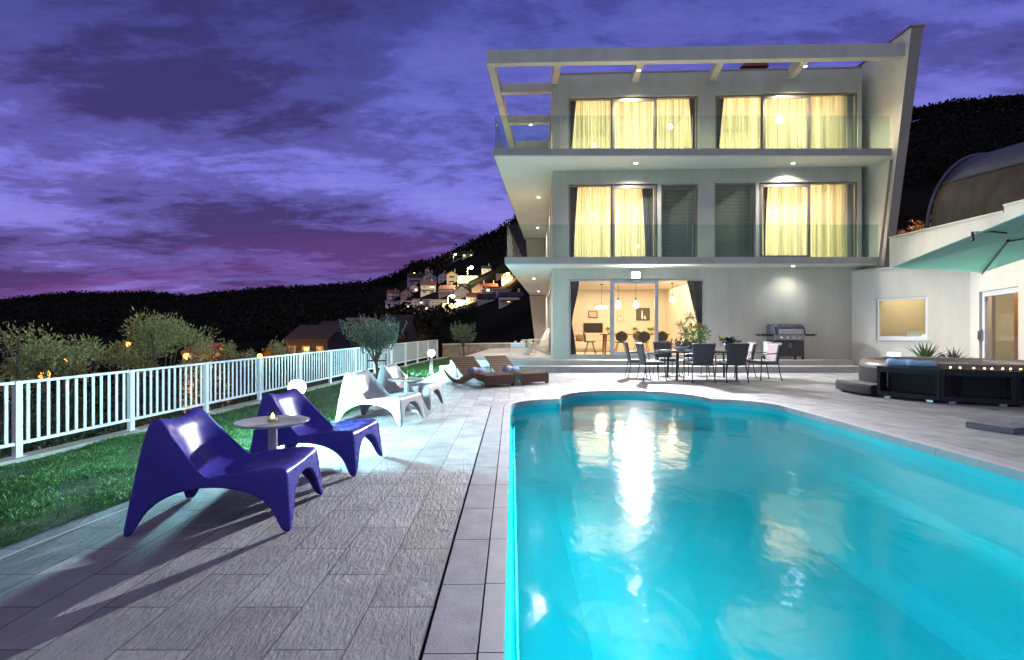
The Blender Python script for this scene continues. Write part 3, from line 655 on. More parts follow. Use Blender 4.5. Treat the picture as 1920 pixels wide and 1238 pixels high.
# the bright floodlight over the terrace door (a lamp fixed to the wall)
FP = Vector(((1192-CX)*16.2/F, 16.22, 2.98))
fl_ = thing('floodlight', 'glaring white floodlight above the ground floor glass door', 'floodlight', FP)
mb = MB(); mb.box(-.13,.13,-.03,.06,-.09,.10); mb.tube([(0,.06,.02),(0,.26,.06)], .025); mb.build('housing', M_steel, fl_, bevel=.008)
mb = MB(); mb.box(-.12,.12,-.036,-.031,-.08,.09); mb.build('lens', emit('flood_glow', (1,.98,.95), 420), fl_)
spot('flood_beam', FP+Vector((0,-.12,.0)), (5.4,9.2,0), 2150, (.98,.98,1.0), 155, .5, .06); spot('flood_beam', FP+Vector((0,-.14,.03)), (.2,.6,1.0), 10500, (.97,.98,1.0), 66, 1.0, .06)
spot('wall_wash', ((1487-CX)*15.85/F,15.85,3.19), ((1487-CX)*16.2/F,16.35,.8), 10, (.85,.95,1.0), 80, .9, .04)
# curtains -------------------------------------------------------
def curtain(name, label, cat, px0, px1, zt, zb, mat, v, prof=None, amp=.028, per=.11, grp=None, seed=0):
    """pleated cloth between two pixel columns; prof(t) gives left/right fractions at height fraction t (0 top)"""
    rg = random.Random(seed); u0,u1 = fu(px0,v), fu(px1,v); W = abs(u1-u0); n = max(8, int(W/per*8)); P = []
    ph = [rg.uniform(-.8,.8) for _ in range(n+1)]
    for j in range(13):
        t = j/12; a,b = prof(t) if prof else (0,1); row = []
        for i in range(n+1):
            s = i/n; u = u0+(a+(b-a)*s)*(u1-u0); k = amp*(1 if not prof else max(.5,min(1.6,1/(max(.2,b-a)))))
            row.append((u, v + k*(.75+.5*math.sin(i*.21+seed))*math.sin(2*PI*i/8+1.3*math.sin(i*.13+seed*2)+.5*ph[i]) + .01*math.sin(5*t+ph[i]), zt+(zb-zt)*t))
        P.append(row)
    mb = MB(); mb.grid(P); o = mb.build(name, mat)
    ref = P[0][0]; o.location = (OX,OY,0); o.rotation_euler = (0,0,TH)
    return tag(o, label, cat, grp)
SG, DG = 'sheer curtains behind the balcony doors', 'grey drapes at the lit windows'
zt1, zt2, zt0 = 6.0, 9.05, 2.95
k = 0
for px0,px1,zt,zb,lab in ((1072,1145,zt2,6.62,'glowing sheer curtain in the leftmost pane of the top floor'),(1148,1230,zt2,6.62,'glowing sheer curtain behind the top floor sliding leaf left of the pier'),(1230,1303,zt2,6.62,'glowing sheer curtain with a round lamp shining through, top floor left of the pier'),
    (1346,1430,zt2,6.62,'glowing sheer curtain right beside the pier on the top floor'),(1430,1517,zt2,6.62,'glowing sheer curtain with a pear shaped lamp shining through, top floor'),(1517,1605,zt2,6.62,'glowing sheer curtain nearest the leaning fin on the top floor'),
    (1071,1147,zt1,3.49,'glowing sheer curtain in the leftmost pane of the middle floor'),(1148,1222,zt1,3.49,'glowing sheer curtain beside a grey drape, middle floor left of the blinds'),(1432,1517,zt1,3.49,'glowing sheer curtain in the framed leaf right of the blinds, middle floor'),(1517,1603,zt1,3.49,'glowing sheer curtain nearest the leaning fin on the middle floor')):
    k += 1; curtain('sheer_curtain', lab, 'curtain', px0,px1,zt,zb,M_sheer,.42,None,random.uniform(.035,.06),random.uniform(.075,.12),SG,k)
def narrow_left(w0,w1): return lambda t: (0, w0+(w1-w0)*min(1,t*1.3)**.8)
def narrow_right(w0,w1): return lambda t: (1-(w0+(w1-w0)*min(1,t*1.3)**.8), 1)
def tied_left(t): return (0, 1-.72*math.sin(min(1,t/.63)*PI/2)**2 if t < .63 else .28+.45*((t-.63)/.37)**.6)
def tied_right(t): return (.0+.72*min(1,t/.66), 1.0) if t < .66 else (.72-.2*((t-.66)/.34), 1.0)
for px0,px1,zt,zb,pf,lab in ((1066,1083,zt2,6.62,narrow_left(1,.35),'grey drape at the left end of the top floor windows'),(1290,1305,zt2,6.62,narrow_right(1,.45),'grey drape on the left side of the top floor pier'),
    (1343,1360,zt2,6.62,narrow_left(1,.3),'grey drape on the right side of the top floor pier'),(1596,1606,zt2,6.62,narrow_right(1,.5),'thin grey drape next to the leaning fin, top floor'),
    (1066,1084,zt1,3.49,narrow_left(1,.6),'grey drape at the left end of the middle floor'),(1203,1225,zt1,3.49,narrow_right(1,.7),'grey drape beside the left window with blinds'),(1431,1440,zt1,3.49,narrow_left(1,.3),'sliver of grey drape right of the blinds, middle floor'),(1588,1605,zt1,3.49,narrow_right(1,.6),'grey drape next to the leaning fin, middle floor'),
    (1067,1086,zt0,.40,tied_left,'grey drape tied back at the left of the terrace door'),(1287,1320,zt0,.40,tied_right,'grey drape swept aside at the right of the terrace door')):
    k += 1; curtain('grey_drape', lab, 'curtain', px0,px1,zt,zb,M_drape,.30,pf,.022,.07,DG,k)
# blinds in the two narrow windows
M_blind = pbr('blind_slat', (.20,.24,.22), .35, .2, var=.08)
for kx,lab in (('mb','dark slatted blind in the narrow window left of the middle pier'),('mc','pale green slatted blind in the narrow window right of the middle pier')):
    u0,u1,z0,z1 = OPEN[kx]; b = thing('window_blind', lab, 'blind', (OX,OY,0), TH, 'slatted blinds of the middle floor'); mb = MB(); n = 52
    for i in range(n):
        z = z0+.1+(z1-z0-.2)*i/(n-1); mb.add([(u0+.07,.215,z-.014),(u1-.07,.215,z-.014),(u1-.07,.245,z+.016),(u0+.07,.245,z+.016)], [(0,1,2,3)], False)
    mb.build('slats', M_blind, b); mb = MB(); mb.box(u0+.062,u1-.062,.20,.26,z1-.10,z1-.062); mb.build('head_rail', M_steel, b)
    mb = MB()
    for q in (.2,.8): mb.box(u0+.07+(u1-u0-.14)*q-.003,u0+.07+(u1-u0-.14)*q+.003,.205,.209,z0+.1,z1-.1)
    mb.build('cord', M_white, b)
# pendants and bulbs --------------------------------------------
M_bulb = emit('bulb_glow', (1.0,.86,.58), 26)
def pendant(label, px, py, v, kind, ceil, r=.10):
    u, z = FU(px,py,v); p = LW(u,v,z); t = thing('pendant_lamp', label, 'pendant lamp', p, 0, 'pendant lamps inside the villa')
    c = ceil-z
    mb = MB()
    if kind == 'pear': mb.lathe([(0,-.16),(.07,-.14),(.095,-.08),(.085,0),(.05,.08),(.035,.12)], n=16)
    elif kind == 'ring': mb.lathe([(0,-.06),(.2,-.05),(.24,0),(.2,.04),(0,.05)], n=20)
    else: mb.ball((0,0,0), r)
    mb.build('bulb', M_bulb, t)
    mb = MB(); h0 = {'pear':.12,'ring':.05}.get(kind, r); mb.tube([(0,0,h0),(0,0,h0+.10)], .03 if kind == 'pear' else .015); mb.tube([(0,0,h0+.10),(0,0,c-.03)], .006, 6); mb.build('cord', M_dark, t)
    mb = MB(); mb.lathe([(0,c-.03),(.07,c-.03),(.07,c-.002)], n=14); mb.build('ceiling_rose', M_dark, t)
    if kind == 'ring': mb = MB(); mb.lathe([(.24,.03),(.30,.05),(.30,.06),(.1,.07)], n=20); mb.build('lamp_shade', M_dark, t)
for a in (('pear shaped pendant bulb just right of the door mullion',1159,570,2.4,'pear',CEIL[0]),('pear shaped pendant bulb above the middle of the indoor table',1192,570,2.4,'pear',CEIL[0]),
    ('flat ring pendant lamp above the indoor sofa corner',1128,575,3.4,'ring',CEIL[0]),('round white pendant globe in the right pane of the terrace door',1261,562,3.0,'ball',CEIL[0],.10),
    ('round lamp glowing through the sheer curtain left of the top pier',1257,238,1.0,'ball',CEIL[2],.09),('pear shaped lamp glowing through the top floor sheer curtain',1461,223,1.0,'pear',CEIL[2]),
    ('small round lamp low behind the leftmost top floor curtain',1115,272,1.2,'ball',CEIL[2],.06),('small bright lamp behind the leftmost middle floor curtain',1110,401,1.0,'ball',CEIL[1],.06),
    ('small lamp low behind the curtain beside the middle floor drape',1196,462,1.0,'ball',CEIL[1],.05),('small lamp behind the framed curtain right of the blinds',1442,399,1.0,'ball',CEIL[1],.055)): pendant(*a)
# living room furniture ------------------------------------------
def at(px, py, v): u, z = FU(px,py,v); return LW(u,v,z)
def wallrect(name, label, cat, px0,px1,py0,py1,v,fm,im,grp=None,art=None):
    u0,z1 = FU(px0,py0,v); u1,z0 = FU(px1,py1,v); t = thing(name,label,cat,LW((u0+u1)/2,v,z0),TH,grp); w,h = u1-u0,z1-z0
    mb = MB(); frame_bars(mb,-w/2,w/2,0,h,-.03,0,.03); mb.build('frame', fm, t); mb = MB(); mb.box(-w/2+.03,w/2-.03,-.02,-.005,.03,h-.03); mb.build('screen' if cat == 'television' else 'picture', im, t)
    if art:
        mb = MB(); art(mb,w,h); mb.build('figure', M_white if art is not heart else pbr('pink_print',(.75,.3,.3),.8), t)
def heart(mb,w,h): mb.add([(x*w*.16,-.022,h*.5+z*h*.16) for x,z in ((0,-1),(.9,.1),(.8,.7),(.4,.9),(0,.5),(-.4,.9),(-.8,.7),(-.9,.1))],[range(8)],False)
def pale(mb,w,h): mb.add([(x*w,-.022,z*h) for x,z in ((-.12,.12),(.02,.12),(.0,.5),(-.04,.85),(-.1,.8),(-.14,.5))],[range(6)],False); mb.add([(x*w,-.022,z*h) for x,z in ((.1,.1),(.24,.1),(.2,.3),(.14,.42),(.08,.3))],[range(5)],False)
V0 = BK[0]-.004
wallrect('television','black flat television on the wall behind the indoor sofa','television',1094,1130,606,624,V0,M_dark,pbr('tv_screen',(.05,.045,.05),.15))
wallrect('framed_print','small pink print in a dark frame above the television','picture',1103,1120,583,596,V0,M_dark,pbr('print_pink',(.7,.45,.38),.8),'framed prints on the living room wall')
wallrect('framed_print','pale print with a red heart shape','picture',1157,1169,584,602,V0,pbr('pale_wood',(.6,.5,.4),.6),pbr('print_pale',(.75,.68,.58),.8),'framed prints on the living room wall',heart)
wallrect('framed_print','large dark print with pale shapes beside the pear pendants','picture',1193,1218,578,601,V0,M_dark,pbr('print_dark',(.12,.11,.10),.7),'framed prints on the living room wall',pale)
def sofa():
    p = at(1112,640,5.0); t = thing('sofa','cream sofa seen through the left door pane','sofa',(p[0],p[1],FLR[0]),TH); m = pbr('cream_cloth',(.62,.52,.40),.9,var=.08)
    mb = MB(); mb.box(-.85,.85,-.45,.45,.12,.42); mb.build('seat',m,t,bevel=.04); mb = MB(); mb.box(-.85,.85,.25,.45,.42,.78); mb.build('backrest',m,t,bevel=.05)
    for s in (-1,1): mb = MB(); mb.box(s*.86-.1,s*.86+.1,-.45,.46,.11,.60); mb.build('armrest',m,t,bevel=.04)
    mb = MB(); [mb.box(x-.03,x+.03,y-.03,y+.03,0,.12) for x in (-.8,.8) for y in (-.38,.38)]; mb.build('base',M_dark,t)
    mb = MB(); mb.ball((-.55,.1,.58),.2,sq=(1,.5,.8)); mb.build('pillow',pbr('brown_cloth',(.25,.15,.09),.9),t)
sofa()
def indoor_table():
    p = at(1190,640,2.6); t = thing('dining_table','long reddish wooden dining table indoors behind the glass door','table',(p[0],p[1],FLR[0]),TH); m = pbr('red_wood',(.30,.13,.08),.5,var=.2,scale=10,stretch=(1,8,8))
    mb = MB(); mb.box(-1.25,1.2,-.42,.42,.72,.76); mb.build('tabletop',m,t,bevel=.006)
    for x,y in ((-1.1,-.3),(-1.1,.3),(1.05,-.3),(1.05,.3)): mb = MB(); mb.tube([(x-.04,y,0),(x,y,.72)],[.03,.045],6); mb.build('leg',m,t)
    for x,lab in ((-.95,'yellow green potted plant at the left end of the indoor table'),(.0,'yellow green potted plant in the middle of the indoor table'),(.62,'yellow green potted plant at the right of the indoor table')):
        q = LW(WL(p[0],p[1])[0]+x, 2.6, FLR[0]+.765); pl = thing('table_plant',lab,'plant',q,0,'plants on the indoor table'); mb = MB(); mb.lathe([(0,0),(.05,0),(.07,.1),(.06,.1)],n=12); mb.build('pot',M_white,pl)
        a = [(random.gauss(0,.05),random.gauss(0,.04),.1+random.random()*.06) for _ in range(60)]; cards('leaves',a,.12,pbr('lime_leaf',(.35,.42,.05),.6),pl,.35,[(random.gauss(0,1),random.gauss(0,.6),1) for _ in a])
    def chair(x, y, rz, lab):
        q = LW(WL(p[0],p[1])[0]+x, 2.6+y, FLR[0]); c = thing('indoor_chair',lab,'chair',q,TH+rz,'moulded chairs around the indoor table'); m = pbr('grey_shell',(.07,.07,.065),.5)
        mb = MB(); mb.lathe([(0,.43),(.2,.44),(.22,.46),(.2,.47),(0,.455)],n=18); mb.build('seat',m,c)
        mb = MB(); P = [[(.22*math.sin(PI*(j/8))**.5*(1 if i else 1)*(-1+2*i/8), .17+.05*(1-((i-4)/4)**2)+.06*j/8, .45+.42*j/8) for i in range(9)] for j in range(9)]; mb.grid(P); mb.build('backrest',m,c,solid=.012)
        for sx,sy in ((-1,-1),(1,-1),(-1,1),(1,1)): mb = MB(); mb.tube([(sx*.1,sy*.08,.44),(sx*.22,sy*.2,0)],.011,6); mb.build('leg',M_dark,c)
    for x,lab in ((-.62,'grey shell chair behind the sliding leaf edge, near side of indoor table'),(.18,'grey shell chair in the middle of the near side of the indoor table'),(.80,'grey shell chair at the right of the near side of the indoor table')): chair(x,-.62,PI,lab)
    chair(-1.65,.0,PI/2,'dark shell chair in profile in front of the cream sofa')
    chair(.3,.62,0,'grey shell chair on the far side of the indoor table')
indoor_table()
# ------------------------------------------------------------------ low lounge chairs (one moulded shell on four flared legs)
def lounge_mesh():
    NS, NW = 40, 12                           # along the length / across
    prof = [(.44,.345),(.42,.365),(.36,.362),(.24,.335),(.10,.305),(-.02,.285),(-.10,.29),(-.165,.335),(-.215,.42),(-.255,.50),(-.295,.58),(-.322,.625),(-.350,.645),(-.385,.635)]
    d = [0]
    for a, b in zip(prof, prof[1:]): d.append(d[-1]+math.hypot(b[0]-a[0], b[1]-a[1]))
    def pt(t):
        s = t*d[-1]
        for i in range(len(d)-1):
            if s <= d[i+1]+1e-9: q = (s-d[i])/(d[i+1]-d[i]); return (prof[i][0]+(prof[i+1][0]-prof[i][0])*q, prof[i][1]+(prof[i+1][1]-prof[i][1])*q)
        return prof[-1]
    top = []
    for i in range(NS+1):
        t = i/NS; x, z = pt(t); hw = .315-.065*max(0,(t-.55)/.45)**1.2
        row = []
        for j in range(NW+1):
            s = -1+2*j/NW; y = hw*math.copysign(abs(s)**.85, s)
            rim = abs(s)**1.15; dish = (1-s*s)
            k = math.sin(PI*min(1,max(0,t)))                                   # dished more towards the middle of the length
            w = min(1,max(0,(t-.36)/.28)); w = w*w*(3-2*w)
            zz = z + (.05*(1-w)+.03*w*(1-.5*max(0,t-.8)/.2))*rim**2*k - .02*(1-w)*dish*k
            xx = x + w*(.10*rim**2*k*(1-.5*max(0,t-.8)/.2) - .035*dish*k)
            if t > .86: zz += .022*math.cos(PI*s*1.0)*(t-.86)/.14*-1 + .012
            row.append((xx, y, zz))
        top.append(row)
    mb = MB(); mb.grid([r for r in top])
    # skirt all round
    K = 9
    def arch(q, lw, h, n=2.6):                # q 0..1 along the side; lw leg width fraction
        if q < lw or q > 1-lw: return 0.0
        u = (q-lw)/(1-2*lw)*2-1; return h*max(0,1-abs(u)**n)**(1/n*1.15)
    loops = []
    for i in range(NS+1): t = i/NS; loops.append((top[i][NW], (.475-.955*t, .365-.02*math.sin(PI*t), arch(t,.07,.265,2.5))))
    for j in range(1, NW): s = 1-2*j/NW; q = j/NW; loops.append((top[NS][NW-j], (-.48, .365*s, arch(q,.12,.28,2.4))))
    for i in range(NS, -1, -1): t = i/NS; loops.append((top[i][0], (.475-.955*t, -(.365-.02*math.sin(PI*t)), arch(t,.07,.265,2.5))))
    for j in range(1, NW): s = -1+2*j/NW; q = j/NW; loops.append((top[0][j], (.475, .365*s, arch(q,.11,.275,2.4))))
    P = []
    for a, b in loops:
        col = []; zl = b[2]
        for k in range(K):
            e = k/(K-1); z = a[2]+(zl-a[2])*e; f = (a[2]-z)/max(.05,a[2]) ; f = min(1,f)
            g = f**.9
            col.append((a[0]+(b[0]-a[0])*g, a[1]+(b[1]-a[1])*(g*.75+.25*min(1,f*5)), z))
        P.append(col)
    P.append(P[0]); mb.grid(P)
    return mb
def make_lounge(name, mat, label, loc, rz, grp):
    mb = lounge_mesh(); o = mb.build(name, mat)
    bm = bmesh.new(); bm.from_mesh(o.data); bmesh.ops.remove_doubles(bm, verts=bm.verts, dist=.0015); bmesh.ops.recalc_face_normals(bm, faces=bm.faces); bm.to_mesh(o.data); bm.free()
    md = o.modifiers.new('solid','SOLIDIFY'); md.thickness = .022; md.offset = -1; md = o.modifiers.new('sub','SUBSURF'); md.levels = md.render_levels = 1
    o.location = loc; o.rotation_euler = (0,0,rz); return tag(o, label, 'lounge chair', grp)
LG = 'low moulded lounge chairs along the lawn'
c1 = make_lounge('lounge_chair', M_purple, 'glossy purple lounge chair nearest the camera, in front of a white pedestal table', (-1.83,3.38,0), math.radians(5), LG)
def lounge_copy(mat, label, loc, rz):
    o = c1.copy(); COL.objects.link(o); o.location = loc; o.rotation_euler = (0,0,rz); o['label'] = label
    if mat is not M_purple:
        if mat.name not in SH: d = c1.data.copy(); d.materials[0] = mat; SH[mat.name] = d
        o.data = SH[mat.name]
    return o
SH = {}
lounge_copy(M_purple, 'glossy purple lounge chair behind the white pedestal table, next to a glowing garden lamp', (-1.74,4.62,0), math.radians(-4))
lounge_copy(M_whitep, 'white lounge chair lit turquoise, between the purple chairs and the second small table', (-1.76,6.88,0), math.radians(-14))
lounge_copy(M_whitep, 'white lounge chair behind the second pedestal table, half hidden by it', (-1.66,8.28,0), math.radians(-9))
def pedestal(loc, label, parent=None):
    t = thing('pedestal_table', label, 'side table', loc, 0, 'white pedestal tables between the lounge chairs')
    mb = MB(); mb.lathe([(.0,.468),(.08,.468),(.20,.474),(.262,.492),(.272,.503),(.266,.505),(.20,.488),(.0,.484)], n=40); mb.build('tabletop', M_whitep, t)
    mb = MB(); mb.lathe([(.034,.02),(.034,.47)], n=16); mb.build('stem', M_whitep, t)
    mb = MB(); mb.lathe([(.0,0),(.19,0),(.195,.008),(.12,.018),(.036,.035),(.0,.036)], n=36); mb.build('base', M_whitep, t)
    return t
pedestal((-1.87,4.0,0), 'white round pedestal table with a candle glass between the purple chairs')
pedestal((-1.56,7.55,0), 'white round pedestal table with a candle glass between the white chairs')
def candle(loc, label, r=.045, h=.095, grp='candles burning in small glasses'):
    t = thing('candle_glass', label, 'candle', loc, 0, grp)
    mb = MB(); mb.lathe([(r*.9,.002),(r,.01),(r,h),(r-.004,h),(r-.004,.014),(0,.012)], n=20); mb.build('glass', glass('candle_glass_wall',(.92,.95,.95)), t)
    mb = MB(); mb.lathe([(0,.013),(r*.72,.013),(r*.72,h*.42),(0,h*.4)], n=16); mb.build('wax', pbr('candle_wax',(.75,.55,.25),.5), t)
    mb = MB(); mb.lathe([(0,h*.42),(.010,h*.50),(.012,h*.58),(.006,h*.75),(0,h*.88)], n=10); mb.build('flame', emit('flame_glow',(1,.55,.12),32), t)
candle((-1.86,3.98,.486), 'lit candle in a clear glass on the table between the purple chairs'); candle((-1.55,7.52,.486), 'lit candle in a clear glass on the table between the white chairs')
# ------------------------------------------------------------------ garden lamps
def garden_lamp(loc, label):
    t = thing('garden_lamp', label, 'garden lamp', loc, 0, 'bright globe lamps along the lawn edge')
    mb = MB(); mb.lathe([(0,0),(.075,0),(.075,.012),(.045,.02),(.042,.47),(.06,.48),(.06,.50),(0,.50)], n=20); mb.build('post', M_white, t)
    mb = MB(); mb.ball((0,0,.585), .088, 20); mb.build('globe', emit('lamp_globe_glow', (.42,.88,.97), 1750), t)
    mb = MB(); mb.lathe([(.0,.680),(.03,.676),(.03,.668)], n=14); mb.build('cap', M_white, t)
garden_lamp((-2.36,5.62,0), 'glowing white globe lamp right behind the second purple chair')
garden_lamp((-2.3,14.6,0), 'glowing white globe lamp left of the wooden loungers near the steps')
# ------------------------------------------------------------------ white railing
def fence():
    t = thing('railing', 'long white metal railing with upright bars between the lawn and the bushes', 'railing', (0,0,0))
    posts = []; y = 5.8-1.49*3
    while y < 24.9: posts.append(y); y += 1.49
    def P(y, dz): x, yy, z = kline(y); return (x, yy, z+dz)
    hb = lambda y: .86-.0*y
    for y in posts:
        x, yy, z = kline(y); M = Matrix.Translation((x,yy,z)) @ Matrix.Rotation(-math.atan(.12),4,'Z'); mb = MB(); mb.box(-.028,.028,-.036,.036,.006,.86,M); mb.box(-.055,.055,-.065,.065,0,.006,M); mb.build('post', M_white, t)
    for a, b in zip(posts, posts[1:]):
        mb = MB(); A, B = Vector(P(a,0)), Vector(P(b,0)); d = (B-A); l = d.length; u = d.normalized(); s = Vector((u.y,-u.x,0)).normalized(); up = Vector((0,0,1))
        def bar(p, q, w, z0, z1): mb.hexa([p-s*w+up*z0, p+s*w+up*z0, q+s*w+up*z0, q-s*w+up*z0], [p-s*w+up*z1, p+s*w+up*z1, q+s*w+up*z1, q-s*w+up*z1])
        p0, p1 = A+u*.0405, B-u*.0405
        bar(p0,p1,.018,.825,.857); bar(p0,p1,.02,.135,.17)
        for i in range(1,13):
            c = A+d*(i/13); bar(c-u*.019, c+u*.019, .005, .172, .818)
        mb.build('railing_panel', M_white, t)
fence()
# ------------------------------------------------------------------ garden walls
def gwall(name, label, A, B, zt, th, mat, cap=True):
    t = thing(name, label, 'wall', (A[0],A[1],0)); d = Vector((B[0]-A[0],B[1]-A[1])); n = Vector((-d.y,d.x)).normalized()*th
    mb = MB(); mb.prism([(0,0),(d.x,d.y),(d.x+n.x,d.y+n.y),(n.x,n.y)], -.6, zt); mb.build('masonry', mat, t)
    o = n.normalized()*.03; mb = MB(); mb.prism([(-o.x,-o.y),(d.x-o.x,d.y-o.y),(d.x+n.x+o.x,d.y+n.y+o.y),(n.x+o.x,n.y+o.y)], zt, zt+.05); mb.build('coping', M_conc, t)
gwall('garden_wall','low brownish stone wall closing the lawn behind the small staked tree',(-3.25,25.1),(4.0,30.8),.55,.3,pbr('rough_stone',(.26,.20,.16),.9,var=.4,scale=4,bump=.6,bscale=20,bdist=.02))
# ------------------------------------------------------------------ wooden loungers
M_teak = pbr('oiled_teak', (.125,.062,.038), .55, var=.35, scale=14, stretch=(1,10,10), bump=.2, bscale=60, bdist=.003)
M_teakd = pbr('dark_teak', (.075,.045,.035), .55, var=.3, scale=12)
def lounger(loc, rz, label):
    t = thing('sun_lounger', label, 'sun lounger', loc, rz, 'curved wooden sun loungers by the steps'); W = .34
    wave = [(0,.245),(.25,.265),(.5,.27),(.75,.235),(1.0,.175),(1.2,.115),(1.4,.09),(1.6,.12),(1.8,.20),(1.97,.30)]
    low = [(0,.0),(.06,.0),(.14,.10),(.4,.175),(.65,.15),(.9,.06),(1.1,.0),(1.45,.0),(1.65,.055),(1.85,.16),(1.97,.27)]
    for s in (-1,1):
        mb = MB(); n = 30
        def it(tab,x): return lerp_tab(tab,x)
        P0 = [(1.97*i/n, it(wave,1.97*i/n)-.02) for i in range(n+1)]; P1 = [(1.97*i/n, it(low,1.97*i/n)) for i in range(n+1)]
        for (a,b),(c,d) in zip(zip(P0,P0[1:]),zip(P1,P1[1:])):
            y0,y1 = (W*s-.02, W*s+.02); mb.hexa([(c[0],y0,c[1]),(d[0],y0,d[1]),(d[0],y1,d[1]),(c[0],y1,c[1])],[(a[0],y0,a[1]),(b[0],y0,b[1]),(b[0],y1,b[1]),(a[0],y1,a[1])])
        mb.build('side_frame', M_teakd, t)
    mb = MB(); x = .0
    while x < 1.08:
        z = lerp_tab(wave,x+.03); sl = (lerp_tab(wave,x+.06)-lerp_tab(wave,x))/.06; M = Matrix.Translation((x+.03,0,z)) @ Matrix.Rotation(-math.atan(sl),4,'Y'); mb.box(-.031,.031,-W-.02,W+.02,-.018,.01,M); x += .072
    mb.box(-.02,.012,-W-.02,W+.02,.05,.235); mb.build('seat', M_teak, t)
    bk = [(1.06,.18),(1.2,.245),(1.36,.35),(1.55,.48),(1.72,.595)]
    mb = MB(); n = 11
    for i in range(n):
        a = i/n*(.66)+1.06; z = lerp_tab(bk,a+.02); sl = (lerp_tab(bk,a+.04)-lerp_tab(bk,a))/.04; M = Matrix.Translation((a+.02,0,z)) @ Matrix.Rotation(-math.atan(sl),4,'Y'); mb.box(-.024,.024,-W+.01,W-.01,-.008,.012,M)
    mb.build('backrest', M_teak, t)
    for s in (-1,1): mb = MB(); mb.tube([(1.06,s*(W-.06),.175),(1.36,s*(W-.06),.33),(1.72,s*(W-.06),.575)],.016,6); mb.tube([(1.5,s*(W-.06),.43),(1.42,s*(W-.06),.11)],.013,6); mb.build('back_support', M_teakd, t)
    return t
la = math.atan2(.81,-.58)
M_towel = pbr('blue_towel', (.28,.40,.62), .95, var=.12, scale=60, bump=.5, bscale=200, bdist=.004); M_towelw = pbr('pale_towel', (.36,.44,.58), .95, var=.1, scale=60, bump=.5, bscale=200, bdist=.004)
def rolled(loc, rz, label, r=.085, w=.42, grp='rolled towels on the loungers'):
    t = thing('rolled_towel', label, 'towel', loc, rz, grp); mb = MB(); pts = []
    for i in range(60):
        a = i/59*PI*6; rr = r*(.25+.75*i/59); pts.append((rr*math.cos(a), rr*math.sin(a)+r))
    mb.grid([[(x,-w/2,z) for x,z in pts],[(x,w/2,z) for x,z in pts]]); mb.build('cloth', M_towel, t, solid=.006)
    mb = MB(); mb.lathe([(r*1.03,-.05),(r*1.04,-.045),(r*1.04,.045),(r*1.03,.05)], n=24, M=Matrix.Translation((0,w*.18,r)) @ Matrix.Rotation(PI/2,4,'X')); mb.build('ribbon', M_white, t)
def on_lounger(l, lx, ly, lz): c, s = math.cos(la), math.sin(la); return (l[0]+lx*c-ly*s, l[1]+lx*s+ly*c, lz)
L1, L2 = (-.24,11.14,0), (.55,11.68,0)
lounger(L1, la, 'brown slatted wooden lounger on the left, closer to the garden lamp'); lounger(L2, la, 'brown slatted wooden lounger on the right, closer to the steps')
rolled(on_lounger(L1,1.0,0,.20), la, 'rolled pale blue towel on the left wooden lounger'); rolled(on_lounger(L2,1.0,0,.20), la, 'rolled pale blue towel on the right wooden lounger')
# ------------------------------------------------------------------ dining set
M_wick = pbr('woven_rattan', (.065,.062,.072), .6, var=.4, scale=70, stretch=(1,1,3), bump=.7, bscale=80, bdist=.004)
M_tube = pbr('chair_tube', (.035,.032,.036), .4, .4, var=.1)
M_pad = pbr('pale_pad', (.30,.36,.42), .9, var=.08, scale=30); M_padp = pbr('pink_pad', (.36,.29,.30), .9, var=.15, scale=12)
def garden_chair(pad=None):
    t = thing('garden_chair', '', 'chair', (0,0,0), 0, 'rattan chairs around the garden table')
    mb = MB(); mb.box(-.22,.24,-.25,.25,.40,.445); mb.build('seat', M_wick, t, bevel=.012)
    mb = MB(); P = []
    for i in range(9):
        z = .40+.52*i/8; x = -.225-.10*(i/8)**1.2; hw = .225+.045*(i/8)
        P.append([(x-.018*(1-(2*j/8-1)**2), hw*(2*j/8-1), z+(.0)) for j in range(9)])
    mb.grid(P); mb.build('backrest', M_wick, t, solid=.028)
    for s in (-1,1):
        mb = MB(); mb.tube([(.235,s*.265,.42),(.25,s*.275,.2),(.27,s*.285,.004)],.012,7); mb.tube([(.27,s*.285,.004),(.2705,s*.285,.03)],.017,7); mb.build('leg', M_tube, t)
        mb = MB(); mb.tube([(-.215,s*.245,.42),(-.245,s*.255,.2),(-.295,s*.265,.004)],.012,7); mb.tube([(-.295,s*.265,.004),(-.29,s*.265,.03)],.017,7); mb.build('leg', M_tube, t)
        mb = MB(); mb.tube([(-.275,s*.262,.68),(-.1,s*.285,.665),(.12,s*.29,.655),(.21,s*.285,.635),(.24,s*.275,.57),(.24,s*.268,.42)],.013,7); mb.build('armrest', M_tube, t)
    return t
ch0 = garden_chair()
TX, TY = 4.72, 13.0
seats = [(4.45,12.16,PI/2,'dark rattan garden chair with its back to the camera, left of the two nearest'),(5.24,12.22,PI/2+.08,'dark rattan garden chair with its back to the camera, right of the two nearest'),
    (3.42,12.55,.05,'rattan garden chair seen side-on at the left end, nearer the pool'),(3.28,13.35,-.08,'rattan garden chair seen side-on at the left end, farther from the pool'),
    (6.28,12.75,PI+.1,'rattan garden chair side-on at the right end, nearer the pool'),(6.05,13.55,PI-.05,'rattan garden chair side-on at the right end, nearer the barbecue'),
    (4.22,14.05,-PI/2,'rattan garden chair on the far side of the table, left of the big bouquet'),(5.05,14.1,-PI/2,'rattan garden chair on the far side of the table, behind the big bouquet')]
pads = []
